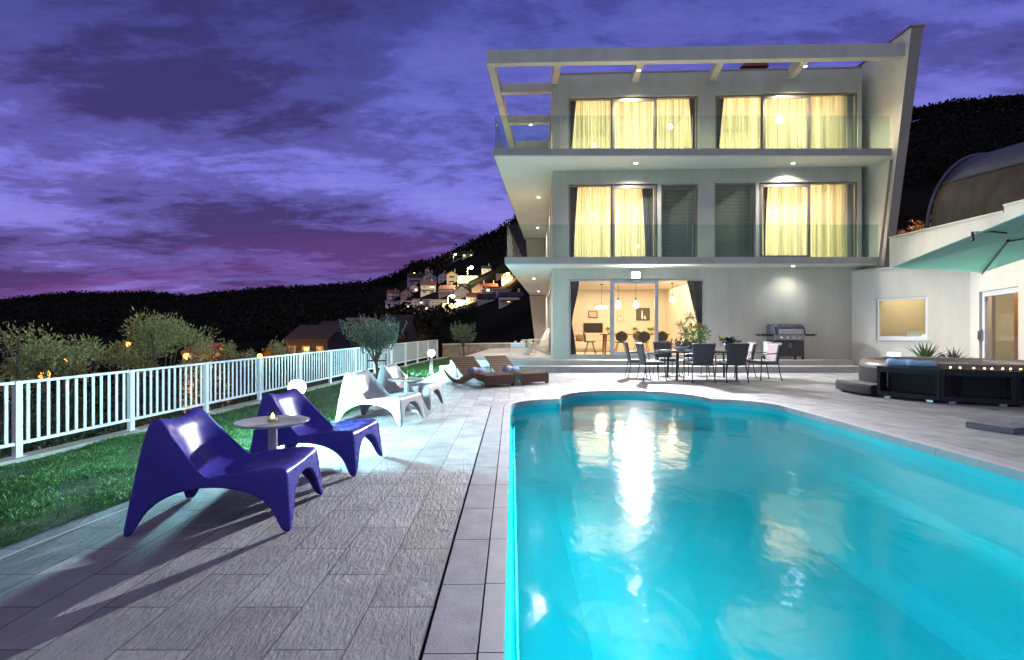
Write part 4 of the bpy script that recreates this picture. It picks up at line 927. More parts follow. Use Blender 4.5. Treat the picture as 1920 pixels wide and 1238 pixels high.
for i,(x,y,rz,lab) in enumerate(seats):
    o = ch0 if i == 0 else copy_tree(ch0)
    o.location = (x,y,0); o.rotation_euler = (0,0,rz); o['label'] = lab
    c = thing('seat_cushion', ['flat pale cushion','flat pale cushion','pale blue cushion','pale blue cushion','pale blue cushion','pale blue cushion','pale cushion','pale cushion'][i]+' on the '+['left near','right near','pool-side left end','far left end','pool-side right end','barbecue-side right end','far-side left','far-side right'][i]+' garden chair','cushion',(x,y,.447),rz,'cushions on the garden chairs')
    mb = MB(); mb.box(-.2,.22,-.225,.225,0,.035); mb.build('pad', M_pad, c, bevel=.015)
    if i in (4,5):
        b = thing('back_cushion','pink-grey back cushion on the '+('pool-side' if i == 4 else 'barbecue-side')+' chair at the right end','cushion',(x,y,.485),rz,'back cushions at the right end of the table'); M = Matrix.Rotation(-.19,4,'Y'); mb = MB(); mb.box(-.213,-.155,-.215,.215,.0,.44,M); mb.build('pad', M_padp, b, bevel=.025)
def garden_table():
    t = thing('garden_table','oval glass topped rattan garden table set near the steps','table',(TX+.08,TY,0),0)
    def oval(a,b,n=40): return [(math.copysign(abs(math.cos(q))**.75,math.cos(q))*a, math.copysign(abs(math.sin(q))**.75,math.sin(q))*b) for q in [2*PI*i/n for i in range(n)]]
    mb = MB(); mb.prism(oval(1.12,.56),.715,.727); mb.build('tabletop', pbr('frosted_glass_top',(.42,.42,.50),.12,var=.03,coat=.5), t)
    mb = MB(); mb.prism(oval(1.10,.54),.675,.713); mb.build('apron', M_wick, t)
    for sx,sy in ((-1,-1),(1,-1),(-1,1),(1,1)): mb = MB(); mb.tube([(sx*.72,sy*.36,.675),(sx*.74,sy*.38,0)],.028,8); mb.build('leg', M_tube, t)
garden_table()
M_leafg = pbr('bouquet_leaf',(.09,.20,.05),.55,var=.5,scale=25,trans=.2)
def bouquet():
    p = U(1303,655,13.1); x,y = p[0],13.1; z = .729; t = thing('bouquet','big leafy bouquet in a glass vase on the garden table','bouquet',(x,y,z))
    mb = MB(); mb.lathe([(.05,0),(.055,.02),(.075,.2),(.085,.27),(.08,.27),(.07,.2),(.0,.03)],n=18); mb.build('vase', glass('vase_glass',(.8,.9,.92)), t)
    P,S,D = [],[],[]
    for i in range(520):
        u = RNG.normal(size=3); u /= np.linalg.norm(u); q = random.random()**.5; P.append((.04+u[0]*.30*q,u[1]*.28*q,.40+u[2]*.27*q)); S.append(random.uniform(.05,.10)); D.append((u[0],u[1],u[2]*.6+.3+random.gauss(0,.4)))
    cards('leaves', P, S, M_leafg, t, .45, D)
    P,S,D = [],[],[]
    for cx,cy,cz in ((-.34,.0,.62),(-.12,.05,.84),(-.28,-.05,.42)):
        for i in range(60):
            u = RNG.normal(size=3); u /= np.linalg.norm(u); P.append((cx,cy,cz)); S.append(random.uniform(.14,.26)); D.append(u)
    cards('fronds', P, S, pbr('spiky_leaf',(.10,.12,.06),.6,var=.4,scale=20), t, .07, D)
    mb = MB(); rr = random.Random(3)
    for cx,cy,cz in ((-.34,0,.62),(-.12,.05,.84),(-.28,-.05,.42),(.1,0,.5),(.2,.05,.45),(0,-.1,.5)): mb.tube([(0,0,.05),(cx*.3,cy*.3,.28),(cx,cy,cz)],.006,5)
    mb.build('stems', M_leafg, t)
    P = [(.12+.16*math.cos(a)*r,.12*math.sin(a)*r,.58+.07*(1-r)) for a,r in [(random.uniform(0,6.28),random.random()) for _ in range(170)]]
    cards('blossoms', P, .05, pbr('apricot_petal',(.55,.28,.10),.7,var=.4,scale=30), t, .7)
bouquet()
def fruit_bowl():
    p = U(1276,655,12.95); t = thing('fruit_bowl','low bowl of flowers and fruit left of the big bouquet','bowl',(p[0],12.95,.729)); mb = MB(); mb.lathe([(.08,0),(.1,.01),(.2,.07),(.22,.11),(.21,.11),(.1,.02),(0,.015)],n=24); mb.build('bowl', M_whitep, t)
    for q,(x,y,z,r) in enumerate(((-.08,0,.09,.065),(.05,.06,.09,.06),(.06,-.07,.09,.06),(0,0,.15,.055))): mb = MB(); mb.ball((x,y,z),r,10); mb.build('fruit', pbr('fruit_%s'%('red','orange','plum','peach')[q], ((.3,.05,.05),(.45,.2,.05),(.12,.04,.08),(.5,.28,.15))[q],.4), t)
    P = [(random.gauss(.0,.13),random.gauss(0,.1),random.uniform(.1,.27)) for _ in range(150)]; cards('leaves', P, .09, pbr('dusky_leaf',(.10,.09,.06),.6,var=.6,scale=20), t, .5)
fruit_bowl()
def ice_bucket():
    p = U(1366,655,13.15); t = thing('leaf_bowl','dark leafy centrepiece with a yellow flower at the right of the table','centrepiece',(p[0],13.15,.729)); mb = MB(); mb.lathe([(.08,0),(.09,.01),(.11,.17),(.10,.17),(.0,.02)],n=20); mb.build('pot', M_dark, t)
    P = [(random.gauss(0,.07),random.gauss(0,.07),.16+random.random()*.05) for _ in range(60)]; cards('leaves', P, .2, pbr('deep_leaf',(.02,.07,.05),.4,var=.3), t, .45, [(random.gauss(0,1),random.gauss(0,.6),.5) for _ in P])
    P = [(-.16+random.gauss(0,.02),0,.33+random.gauss(0,.02)) for _ in range(24)]; cards('blossoms', P, .05, pbr('yellow_petal',(.7,.55,.1),.6), t, .6); mb = MB(); mb.tube([(0,0,.1),(-.1,0,.28),(-.16,0,.33)],.005,5); mb.build('stem', M_leafg, t)
ice_bucket()
for i,(px,py,Y,lab) in enumerate(((1340,657,12.75,'white dinner plate between the two nearest garden chairs'),(1392,657,12.95,'white dinner plate at the right end of the garden table'),(1247,658,12.8,'white dinner plate at the left end of the garden table'))):
    p = U(px,py,Y); t = tag(MB().lathe([(.0,0),(.07,0),(.12,.014),(.118,.018),(.06,.006),(0,.005)],n=24).build('dinner_plate',M_whitep),lab,'plate','plates on the garden table'); t.location = (p[0],Y,.729)
for i,(dx,dy,lab) in enumerate(((.42,-.22,'stemmed wine glass near the leafy centrepiece'),(.25,-.25,'stemmed wine glass between the plates'))):
    t = tag(MB().lathe([(.032,0),(.032,.003),(.004,.008),(.004,.09),(.03,.12),(.036,.16),(.03,.20),(.029,.20),(.034,.16),(.0,.10)],n=16).build('wine_glass',glass('wine_glass_wall',(.93,.95,.96))),lab,'wine glass','glasses on the garden table'); t.location = (TX+.08+dx,TY+dy,.729)
# ------------------------------------------------------------------ barbecue
def bbq():
    Y = 15.92; x0 = (1472-CX)*Y/F; t = thing('gas_barbecue','black gas barbecue with four knobs and side shelves by the wall','barbecue',(x0,Y,.319)); W = .46
    mb = MB(); mb.box(-W,W,-.24,.24,.13,.62); mb.build('cabinet', M_black, t, bevel=.006)
    for s in (-1,1):
        mb = MB(); a,b = (-W+.015,-.006) if s < 0 else (.006,W-.015); mb.box(a,b,-.262,-.242,.15,.61); d = mb.build('door', pbr('door_enamel',(.03,.03,.036),.3), t, bevel=.004); mb = MB(); mb.tube([(s*.03,-.285,.38),(s*.03,-.285,.54)],.007,6); mb.build('handle', M_steel, d)
    mb = MB(); mb.box(-W-.005,W+.005,-.30,.25,.625,.78); mb.build('control_panel', pbr('panel_steel',(.35,.35,.36),.35,.8), t, bevel=.008)
    for i in range(4): mb = MB(); mb.lathe([(.0,.05),(.022,.048),(.03,.0)],n=14,M=Matrix.Translation((-.27+.18*i,-.30,.70)) @ Matrix.Rotation(PI/2,4,'X')); mb.build('knob', M_white, t)
    pr = [(-.30,.785),(-.30,.86),(-.27,.96),(-.18,1.06),(-.02,1.12),(.16,1.12),(.24,1.06),(.25,.785)]
    mb = MB(); mb.extr(pr,'x',-W-.01,W+.01); lid = mb.build('lid', pbr('lid_enamel',(.05,.055,.07),.25), t, bevel=.01)
    mb = MB(); mb.extr([(-.312,.80),(-.312,.865),(-.285,.955),(-.272,.95),(-.302,.86),(-.302,.80)],'x',-W+.1,W-.06); mb.build('lid_trim', M_steel, lid)
    mb = MB(); mb.tube([(-W+.12,-.30,.90),(-W+.12,-.35,.90),(W-.12,-.35,.90),(W-.12,-.30,.90)],.014,8); mb.build('handle', M_steel, lid)
    for s in (-1,1):
        mb = MB(); a,b = sorted((s*(W+.012),s*(W+.38))); mb.box(a,b,-.25,.22,.775,.81); mb.box(a+.03,b-.03,-.2,.18,.74,.774); mb.build('side_shelf', M_black, t, bevel=.006)
    mb = MB(); mb.box(-W-.17,-W-.015,-.2,.1,.14,.58); mb.build('side_panel', pbr('grey_panel',(.6,.62,.68),.4), t, bevel=.004)
    for x in (-W+.03,W-.03):
        for y in (-.21,.21): mb = MB(); z0 = 0 if x > 0 else .09; mb.box(x-.03,x+.03,y-.02,y+.02,z0,.13); mb.build('leg', M_black, t)
    for y in (-.285,.27):
        w = MB(); w.lathe([(.045,-.02),(.085,-.02),(.092,-.012),(.092,.012),(.085,.02),(.045,.02)],n=22,M=Matrix.Translation((-W-.0,y,.092)) @ Matrix.Rotation(PI/2,4,'X')); wh = w.build('wheel', M_dark, t); w = MB(); w.lathe([(0,-.018),(.046,-.016),(.046,.016),(0,.018)],n=18,M=Matrix.Translation((-W-.0,y,.092)) @ Matrix.Rotation(PI/2,4,'X')); w.build('hub', M_steel, wh)
bbq()
# ------------------------------------------------------------------ white deck chairs and small table on the side terrace
M_ivory = pbr('ivory_wood',(.66,.58,.48),.55,var=.06,scale=5)
def adirondack(loc, rz, label):
    t = thing('deck_chair', label, 'deck chair', loc, rz, 'ivory wooden deck chairs beside the villa')
    mb = MB(); [mb.box(x,x+.07,-.27,.27,.33-.12*(x+.3)/.7*-1-.06,.35-.12*(x+.3)/.7*-1-.06) for x in (-.3,-.21,-.12,-.03,.06,.15,.24)]; mb.build('seat', M_ivory, t)
    mb = MB()
    for i in range(5): y = -.24+.12*i; mb.hexa([(-.28,y-.045,.26),(-.26,y-.045,.26),(-.26,y+.045,.26),(-.28,y+.045,.26)],[(-.63,y-.05,.98+.05*(1-abs(i-2)/2)),(-.61,y-.05,.98+.05*(1-abs(i-2)/2)),(-.61,y+.05,.98+.05*(1-abs(i-2)/2)),(-.63,y+.05,.98+.05*(1-abs(i-2)/2))])
    mb.build('backrest', M_ivory, t)
    for s in (-1,1):
        mb = MB(); mb.box(.22,.31,s*.30-.02,s*.30+.02,0,.55); mb.build('leg', M_ivory, t); mb = MB(); mb.hexa([(-.75,s*.295-.018,0),(-.62,s*.295-.018,0),(-.62,s*.295+.018,0),(-.75,s*.295+.018,0)],[(.14,s*.295-.018,.36),(.215,s*.295-.018,.33),(.215,s*.295+.018,.33),(.14,s*.295+.018,.36)]); mb.build('leg', M_ivory, t)
        mb = MB(); mb.box(-.5,.36,s*.32-.06,s*.32+.06,.551,.575); mb.build('armrest', M_ivory, t)
pz = .319
q = U(1000,660,19.6); adirondack((.80,19.4,pz), PI+.25, 'ivory deck chair closer to the small white table'); adirondack((1.12,20.9,pz), PI+.25, 'ivory deck chair closer to the villa wall')
t = thing('small_table','small square white table with cups on the side terrace','side table',(.22,19.2,pz)); mb = MB(); mb.box(-.28,.28,-.28,.28,.42,.45); mb.build('tabletop',M_white,t,bevel=.005); mb = MB(); mb.box(-.26,.26,-.26,.26,.30,.419); mb.build('apron',M_white,t)
for sx,sy in ((-1,-1),(1,-1),(-1,1),(1,1)): mb = MB(); mb.box(sx*.24-.02,sx*.24+.02,sy*.24-.02,sy*.24+.02,0,.30); mb.build('leg',M_white,t)
for dx,lab in ((-.1,'white cup at the left of the small terrace table'),(.14,'white cup at the right of the small terrace table')):
    o = tag(MB().lathe([(.03,0),(.04,.02),(.045,.08),(.04,.08),(.03,.02),(0,.015)],n=14).build('cup',M_white),lab,'cup','cups on the small terrace table'); o.location = (.22+dx,19.2,pz+.452)
# ------------------------------------------------------------------ annex on the right
W0, W1, W2, W3 = (10.75,16.2), (12.08,13.5), (11.24,11.37), (10.78,10.2)
annex = thing('annex','low cream annex with a small white framed window and a glass door','building',(W0[0],W0[1],0))
ZA = 3.06
def wall_line(A, B, z0, z1, holes, mat, name, parent, th=.25):
    """upright wall from A to B (outer face), holes as (s0,s1,z0,z1) along it"""
    d = Vector((B[0]-A[0],B[1]-A[1])); l = d.length; u = d/l; n = Vector((-u.y,u.x)); mb = MB(); T = MB(); holes_wall(T,0,l,z0,z1,0,th,holes)
    o = parent.location
    mb.v = [(A[0]+u.x*v[0]+n.x*v[1]-o.x, A[1]+u.y*v[0]+n.y*v[1]-o.y, v[2]) for v in T.v]; mb.f, mb.mi, mb.sm = T.f, T.mi, T.sm
    return mb.build(name, mat, parent)
def online(A, B, px):
    a = (px-CX)/F; dx,dy = B[0]-A[0],B[1]-A[1]; t = (a*A[1]-A[0])/(dx-a*dy); return t*math.hypot(dx,dy), A[1]+dy*t
s0,ya = online(W0,W1,1642); s1,yb = online(W0,W1,1739)
wz0, wz1 = H-(637.5-HY)*ya/F, H-(560.5-HY)*ya/F
wall_line(W0,W1,-.02,ZA,[(s0,s1,wz0,wz1)],M_plaster_w,'wall',annex)
d0,yd0 = online(W1,W2,1836); d1,yd1 = online(W1,W2,1912); dz1 = H-(547.8-HY)*yd0/F
wall_line(W1,W2,-.02,ZA,[(d0,d1,.12,dz1)],M_plaster_w,'wall',annex)
wall_line(W2,W3,-.02,ZA,[],M_plaster_w,'wall',annex)
def rel(p): return (p[0]-annex.location.x, p[1]-annex.location.y)
mb = MB(); mb.prism([rel(p) for p in ((W0[0]-.06,W0[1]+.05),(W1[0]-.04,W1[1]-.02),(W2[0]-.07,W2[1]),(W3[0]-.07,W3[1]-.06),(15.5,10.1),(15.5,17),(W0[0]-.06,17))], ZA, ZA+.06); mb.build('roof', M_conc, annex)
def framed(A, B, s0, s1, z0, z1, name, mat, inset, w, wb=None):
    d = Vector((B[0]-A[0],B[1]-A[1])); u = d.normalized(); n = Vector((-u.y,u.x)); M = Matrix(((u.x,n.x,0,A[0]-annex.location.x),(u.y,n.y,0,A[1]-annex.location.y),(0,0,1,0),(0,0,0,1)))
    T = MB(); frame_bars(T,s0+.003,s1-.003,z0+.003,z1-.003,inset,inset+.07,w,wb); T.v = [tuple(M@Vector(v)) for v in T.v]; f = T.build(name, mat, annex, bevel=.004)
    T = MB(); T.box(s0+w,s1-w,inset+.03,inset+.038,z0+(wb or w),z1-w); T.v = [tuple(M@Vector(v)) for v in T.v]; T.build('pane', M_pane, f); return f, M
wf, Mw = framed(W0,W1,s0,s1,wz0,wz1,'window',M_white,.05,.07,.11)
T = MB(); T.box(s0-.04,s1+.05,-.05,.02,wz0-.035,wz0-.003); T.v = [tuple(Mw@Vector(v)) for v in T.v]; T.build('sill', M_conc, wf)
df, Md = framed(W1,W2,d0,d1,.12,dz1,'door',M_white,.06,.12,.14)
T = MB(); T.box(d0+.04,d0+.07,.0,.06,.95,1.25); T.box(d0+.03,d0+.05,-.05,.0,.98,1.22); T.v = [tuple(Md@Vector(v)) for v in T.v]; T.build('handle', M_steel, df)
# rooms behind the annex window and door
mb = MB()
for A,B in (((11.4,15.9),(14.5,15.9)),((14.5,15.9),(14.5,10.7))): mb.prism([rel(A),rel(B),(rel(B)[0]+.1,rel(B)[1]+.1),(rel(A)[0]+.1,rel(A)[1]+.1)],0,ZA-.01)
mb.build('inner_wall', M_inner, annex)
mb = MB(); mb.prism([rel(p) for p in ((12.3,13.85),(13.4,14.2),(13.4,14.28),(12.3,13.93))],0,ZA-.02); mb.build('inner_wall', M_inner, annex)
def inner_box(name, label, cat, x, y, w, d, z0, z1, mat, rz=0.0, slot=None):
    t = thing(name, label, cat, (x,y,z0), rz); mb = MB(); mb.box(-w/2,w/2,-d/2,d/2,0,z1-z0); mb.build('body', mat, t, bevel=.01)
    mb = MB(); mb.box(-w/2-.02,w/2+.02,-d/2-.03,d/2,z1-z0+.001,z1-z0+.03); mb.build('top', M_conc, t)
    if slot: mb = MB(); mb.box(-w*.3,w*.25,-d/2-.012,-d/2-.002,.05,(z1-z0)*.62); mb.build('front', slot, t)
inner_box('kitchen_unit','cream kitchen unit with a dark oven seen through the annex window','cabinet',12.3,15.0,1.5,.6,.1,1.18,pbr('cream_unit',(.62,.52,.36),.5),.5,M_dark)
M_plank = pbr('warm_plank',(.42,.20,.08),.5,var=.5,scale=5,stretch=(1,1,12))
mb = MB(); mb.prism([rel(p) for p in ((12.75,13.0),(13.6,11.6),(13.65,11.63),(12.8,13.03))],.12,2.9); mb.build('timber_panel', M_plank, annex)
def pt_area(name, loc, sx, sy, power, col):
    l = bpy.data.lights.new(name,'AREA'); l.shape = 'RECTANGLE'; l.size = sx; l.size_y = sy; l.energy = power; l.color = col; o = bpy.data.objects.new(name,l); COL.objects.link(o); o.location = loc
pt_area('room_lamp',(12.9,14.8,ZA-.05),1.8,1.4,150,WARM); pt_area('room_lamp',(12.7,12.2,ZA-.05),1.2,1.4,150,(1,.70,.38))
# bank and boundary parapet behind the annex
mb = MB(); mb.hexa([(11.75,17.05,-1),(60,17.05,-1),(60,90,-1),(11.75,90,-1)],[(11.75,17.05,3.3),(60,17.05,3.3),(60,90,13),(11.75,90,13)]); mb.hexa([(12.4,8.5,3.0),(60,8.5,3.0),(60,17.049,3.0),(12.4,17.049,3.0)],[(12.4,8.5,3.3),(60,8.5,3.3),(60,17.049,3.3),(12.4,17.049,3.3)])
tag(mb.build('bank', pbr('bank_soil',(.035,.03,.02),.95,var=.5,scale=2)), kind='structure')
pr = thing('parapet','grey green parapet wall stepping up above the annex roof','wall',(11.35,15.4,0))
mb = MB(); mb.prism([(0,0),(.18,-3.4),(.40,-3.4),(.22,0)],ZA+.061,4.0); mb.build('masonry', M_plaster, pr)
mb = MB(); mb.prism([(.18,-3.402),(.36,-7),(.58,-7),(.40,-3.402)],ZA+.061,4.14); mb.build('masonry', M_plaster, pr)
mb = MB(); mb.prism([(-.03,.02),(.15,-3.4),(.43,-3.4),(.25,.02)],4.002,4.04); mb.prism([(.15,-3.401),(.33,-7),(.61,-7),(.43,-3.401)],4.142,4.18); mb.build('coping', M_conc, pr)
# barrel canopy
def barrel():
    t = thing('barrel_canopy','curved canopy with a dark fabric cover and arched edge beam above the parapet','canopy',(14.6,15.6,4.1)); R = 2.45; ax = Vector((.27,-1,0)).normalized(); sd = Vector((1,.27,0)).normalized()
    def P(a, s, r=R): return ax*s + sd*(-r*math.cos(a)) + Vector((0,0,r*math.sin(a)))
    def shell(a0,a1,s0,s1,mat,name,r=R,wob=0.0):
        mb = MB(); n = 24; mb.grid([[P(a0+(a1-a0)*i/10, s0+(s1-s0)*j/n, r+wob*math.sin(j*1.7+i*.25)*math.sin(i*.3)) for j in range(n+1)] for i in range(11)]); return mb.build(name,mat,t,solid=.02)
    shell(.0,.62,.02,9,pbr('brown_mesh',(.055,.046,.04),.8,var=.35,scale=3,stretch=(1,1,.3)),'side_cover',R,.03); shell(.63,2.6,.0,9,pbr('blue_cover',(.06,.065,.11),.6,var=.12,scale=2),'top_cover',R+.012)
    mb = MB(); mb.tube([P(a*.1,-.05,R+.06) for a in range(-1,19)],.05,8); mb.build('edge_beam', pbr('beam_paint',(.07,.07,.11),.4,.3), t)
    for a in (.02,.10,.2,.42,.56,.82,1.0): 
        mb = MB(); c = P(a,-.02,R-.12); M = Matrix.Translation(c) @ Matrix.Rotation(a,4,'Y'); mb.box(-.06,.06,-.12,.06,-.06,.06,M); mb.build('bracket', pbr('lamplit_timber',(.50,.27,.12),.6,var=.2), t)  # warm lamplight put into the bracket colour
barrel()
# dry shrub behind the fin
def shrub(name, label, loc, r, n, leaf, mat, grp=None, stems=6, h=None, aspect=.3, cat='shrub', sq=(1,1,1), lump=3):
    t = thing(name, label, cat, loc, 0, grp); h = h or r[2]*1.2
    rg = random.Random(hash(label) % 1000 if False else len(label)*7+n); mb = MB(); cs = []
    for i in range(stems):
        a = 2*PI*i/stems+rg.uniform(-.4,.4); q = rg.uniform(.25,.85); tip = (r[0]*q*math.cos(a), r[1]*q*math.sin(a), h+r[2]*rg.uniform(-.5,.75)*(1-q*.4)); mid_ = (tip[0]*.4+rg.uniform(-.05,.05), tip[1]*.4, h*.55)
        mb.tube([(rg.uniform(-.04,.04),rg.uniform(-.04,.04),0),mid_,tip],[.03,.02,.006],6); cs.append(tip)
        for j in range(lump): cs.append((tip[0]+rg.uniform(-.35,.35)*r[0], tip[1]+rg.uniform(-.35,.35)*r[1], tip[2]+rg.uniform(-.35,.3)*r[2]))
    mb.build('stem', pbr('olive_bark',(.09,.075,.06),.9,var=.3,scale=15), t)
    P,S,D = [],[],[]
    sp = [(rg.uniform(.16,.34)) for _ in cs]
    for i in range(n):
        k = rg.randrange(len(cs)); c = cs[k]; u = RNG.normal(size=3); u /= np.linalg.norm(u); q = rg.random()**.45; s = sp[k]
        P.append((c[0]+u[0]*q*s*r[0]*1.1, c[1]+u[1]*q*s*r[1]*1.1, max(.02,c[2]+u[2]*q*s*r[2]*1.1))); S.append(leaf*rg.uniform(.6,1.3)); D.append((u[0]*.8+rg.gauss(0,.4),u[1]*.8+rg.gauss(0,.4),u[2]*.5+.45+rg.gauss(0,.4)))
    cards('crown', P, S, mat, t, aspect, D); return t
M_olive = pbr('olive_leaf',(.31,.32,.13),.5,var=.55,scale=14,trans=.2); M_olive2 = pbr('silver_olive_leaf',(.15,.22,.16),.5,var=.5,scale=14,trans=.2); M_dry = pbr('dry_leaf',(.22,.13,.06),.8,var=.5,scale=10)
p = U(1722,420,17.4); shrub('dry_shrub','brown dry shrub between the leaning fin and the arched canopy',(p[0],17.6,3.35),(.75,.6,.8),1400,.12,M_dry,None,8,.9,.15)
# ------------------------------------------------------------------ hot tub
TC = (8.42,9.84); RT = 1.83
tub = thing('hot_tub','round hot tub with dark rattan surround of open shelves','hot tub',(TC[0],TC[1],0))
def dod(i, r): a = math.radians(195.5+30*i); return (r*math.cos(a), r*math.sin(a))
for i in range(4):
    A,B = dod(i,RT), dod(i+1,RT); A2,B2 = dod(i,RT-.36), dod(i+1,RT-.36); g = .006
    d = Vector((B[0]-A[0],B[1]-A[1])); l = d.length; u = d/l; n = Vector((-u.y,u.x)); M = Matrix(((u.x,n.x,0,A[0]),(u.y,n.y,0,A[1]),(0,0,1,0),(0,0,0,1))); k = .095
    mb = MB()
    def tb(x0,x1,y0,y1,z0,z1): mb.box(x0,x1,y0,y1,z0,z1,M)
    mb.prism([(A[0]+u.x*g,A[1]+u.y*g),(B[0]-u.x*g,B[1]-u.y*g),(B2[0]-u.x*g*.7,B2[1]-u.y*g*.7),(A2[0]+u.x*g*.7,A2[1]+u.y*g*.7)],.47,.57)
    tb(g,.055,0,.06,.12,.47); tb(l-.055,l-g,0,.06,.12,.47); tb(g,l-g,.0,.30,.045,.12); tb(.056,l-.056,.31,.33,.12,.47)
    if i == 0: tb(.006,.03,.061,.32,.12,.47)
    mb.build('surround_module', M_rattan, tub)
    for x in (.12,l-.2): mb = MB(); mb.box(x,x+.09,.02,.08,.004,.045,M); mb.build('foot', M_steel, tub)
mb = MB(); mb.lathe([(1.44,.01),(1.46,.30),(1.455,.50)],n=48); mb.build('skirt', M_rattan, tub)
mb = MB(); mb.lathe([(1.452,.501),(1.45,.56),(1.42,.63),(1.36,.655),(1.30,.64),(1.20,.56),(1.17,.1),(.0,.1)],n=48); mb.build('shell', pbr('tub_vinyl',(.15,.125,.115),.35,var=.05), tub)
mb = MB(); mb.lathe([(1.19,.575),(.0,.576)][::1],n=48); mb.f = [f[::-1] for f in mb.f]; mb.build('tub_water', water_material('tub_water_surface',(.62,.97,.90),(3,3,1),.04,.3), tub)
for a in (.6,2.2,3.9,5.4):
    mb = MB(); mb.lathe([(0,0),(.07,.0),(.07,.02)],n=14,M=Matrix.Translation((1.15*math.cos(a),1.15*math.sin(a),.35)) @ Matrix.Rotation(a,4,'Z') @ Matrix.Rotation(-PI/2,4,'Y')); mb.build('tub_lamp', emit('tub_lamp_glow',(.75,1.0,.90),330), tub)
def tub_step():
    t = thing('rattan_step','low curved rattan step at the left end of the hot tub','step',(TC[0],TC[1],0)); a0,a1 = 158,194; n = 10
    def ringp(r): return [(r*math.cos(math.radians(a0+(a1-a0)*i/n)), r*math.sin(math.radians(a0+(a1-a0)*i/n))) for i in range(n+1)]
    mb = MB(); mb.prism(ringp(RT+.07)+ringp(RT-.33)[::-1],.03,.20); mb.build('base', M_rattan, t, bevel=.03)
    mb = MB(); mb.prism(ringp(RT+.05)+ringp(RT-.32)[::-1],.202,.22); mb.build('tread', pbr('grey_weave',(.16,.15,.16),.7,var=.3,scale=40), t)
tub_step()
def on_tub(px, py, z): x,y,_ = G(px,py,z); return (x,y,z)
def towel_roll(px,py,z,w,r,rz,lab,grp='towels on the hot tub ledge'):
    x,y,_ = on_tub(px,py,z); t = thing('towel',lab,'towel',(x,y,z+.003),rz,grp); mb = MB(); pts = []
    for i in range(50):
        a = i/49*PI*5+PI; rr = r*(.3+.7*i/49); pts.append((rr*1.25*math.cos(a), rr*.85*math.sin(a)+r*.86))
    rg = random.Random(px); mb.grid([[(-w/2+w*j/6, p[0]+.008*math.sin(j*2+p[1]*30), p[1]+.006*math.sin(j*1.7+p[0]*25)) for p in pts] for j in range(7)]); mb.build('cloth', M_towel, t, solid=.008)
fa = math.atan2(-.855,.52)
towel_roll(1690,687,.572,.42,.075,fa+.1,'rolled blue towel at the left front of the hot tub ledge'); towel_roll(1728,689,.572,.42,.07,fa+.35,'rolled blue towel next to the row of candles')
def folded(px,py,z,w,d,h,rz,lab,m):
    x,y,_ = on_tub(px,py,z); t = thing('folded_towel',lab,'towel',(x,y,z+.003),rz,'towels on the hot tub ledge'); mb = MB(); n = 3
    for i in range(n): mb.box(-w/2+.01*i,w/2-.012*i,-d/2+.008*i,d/2-.006*i,h*i/n,h*(i+.92)/n)
    mb.build('cloth', m, t, bevel=.02)
folded(1668,676,.572,.40,.28,.09,2.6,'folded pale towel at the left end of the hot tub, below the small lamp',M_towelw)
for i,px in enumerate((1782,1800,1826,1846,1860,1880,1895,1914)):
    a = (px-CX)/F; r = RT-.13                 # on the ledge, near side
    # intersect the view column with the ledge circle
    A_ = a*a+1; B_ = -2*(a*TC[0]+TC[1]); C_ = TC[0]**2+TC[1]**2-r*r*.965; Y = (-B_-math.sqrt(max(0,B_*B_-4*A_*C_)))/(2*A_)
    candle((a*Y,Y,.571), 'small tealight glowing in the row along the front ledge of the hot tub', .030, .05, 'tealights along the hot tub ledge')
# small square lamp and agaves behind the tub
p = U(1676,672,13.2); t = thing('square_lamp','small square white lamp on the ground behind the hot tub','lamp',(p[0],13.2,0)); mb = MB(); mb.box(-.07,.07,-.05,.05,.0,.50); mb.build('post',M_white,t); mb = MB(); mb.box(-.14,.14,-.06,.06,.501,.68); mb.build('frame',M_white,t,bevel=.01); mb = MB(); mb.box(-.12,.12,-.066,-.0605,.52,.66); mb.build('lamp_glass',emit('square_lamp_glow',(.95,.9,1.0),7),t)
def agave(px, Y, z, s, n, lab, col):
    p = U(px,660,Y); t = thing('agave',lab,'plant',(p[0],Y,0),0,'spiky plants behind the hot tub'); mb = MB(); mb.lathe([(.0,0),(.2,0),(.27,z),(.24,z),(0,z-.04)],n=20); mb.build('pot', M_conc, t); mb = MB(); rg = random.Random(n)
    for i in range(n):
        a = 2*PI*i/n*2.4; e = .15+1.15*((i+.5)/n); l = s*rg.uniform(.85,1.1); w = .035*s/.7; d = Vector((math.cos(a)*math.cos(e),math.sin(a)*math.cos(e),math.sin(e))); r = Vector((-math.sin(a),math.cos(a),0)); b = Vector((0,0,z)); q = d*.5*l+Vector((0,0,.04)); tip = d*l-Vector((0,0,.05*math.cos(e)))
        mb.add([b-r*w*.7,b+r*w*.7,b+q+r*w,b+tip,b+q-r*w,b+q-Vector((0,0,.02))],[(0,1,5),(1,2,5),(2,3,5),(3,4,5),(4,0,5)],False)
    mb.build('leaves', pbr('agave_'+str(n),col,.5,var=.35,scale=8), t)
agave(1735,12.2,.42,.62,34,'green spiky agave in a pot in front of the annex window',(.12,.20,.08)); agave(1787,12.0,.38,.50,26,'smaller darker spiky plant right of the green agave',(.10,.11,.09))
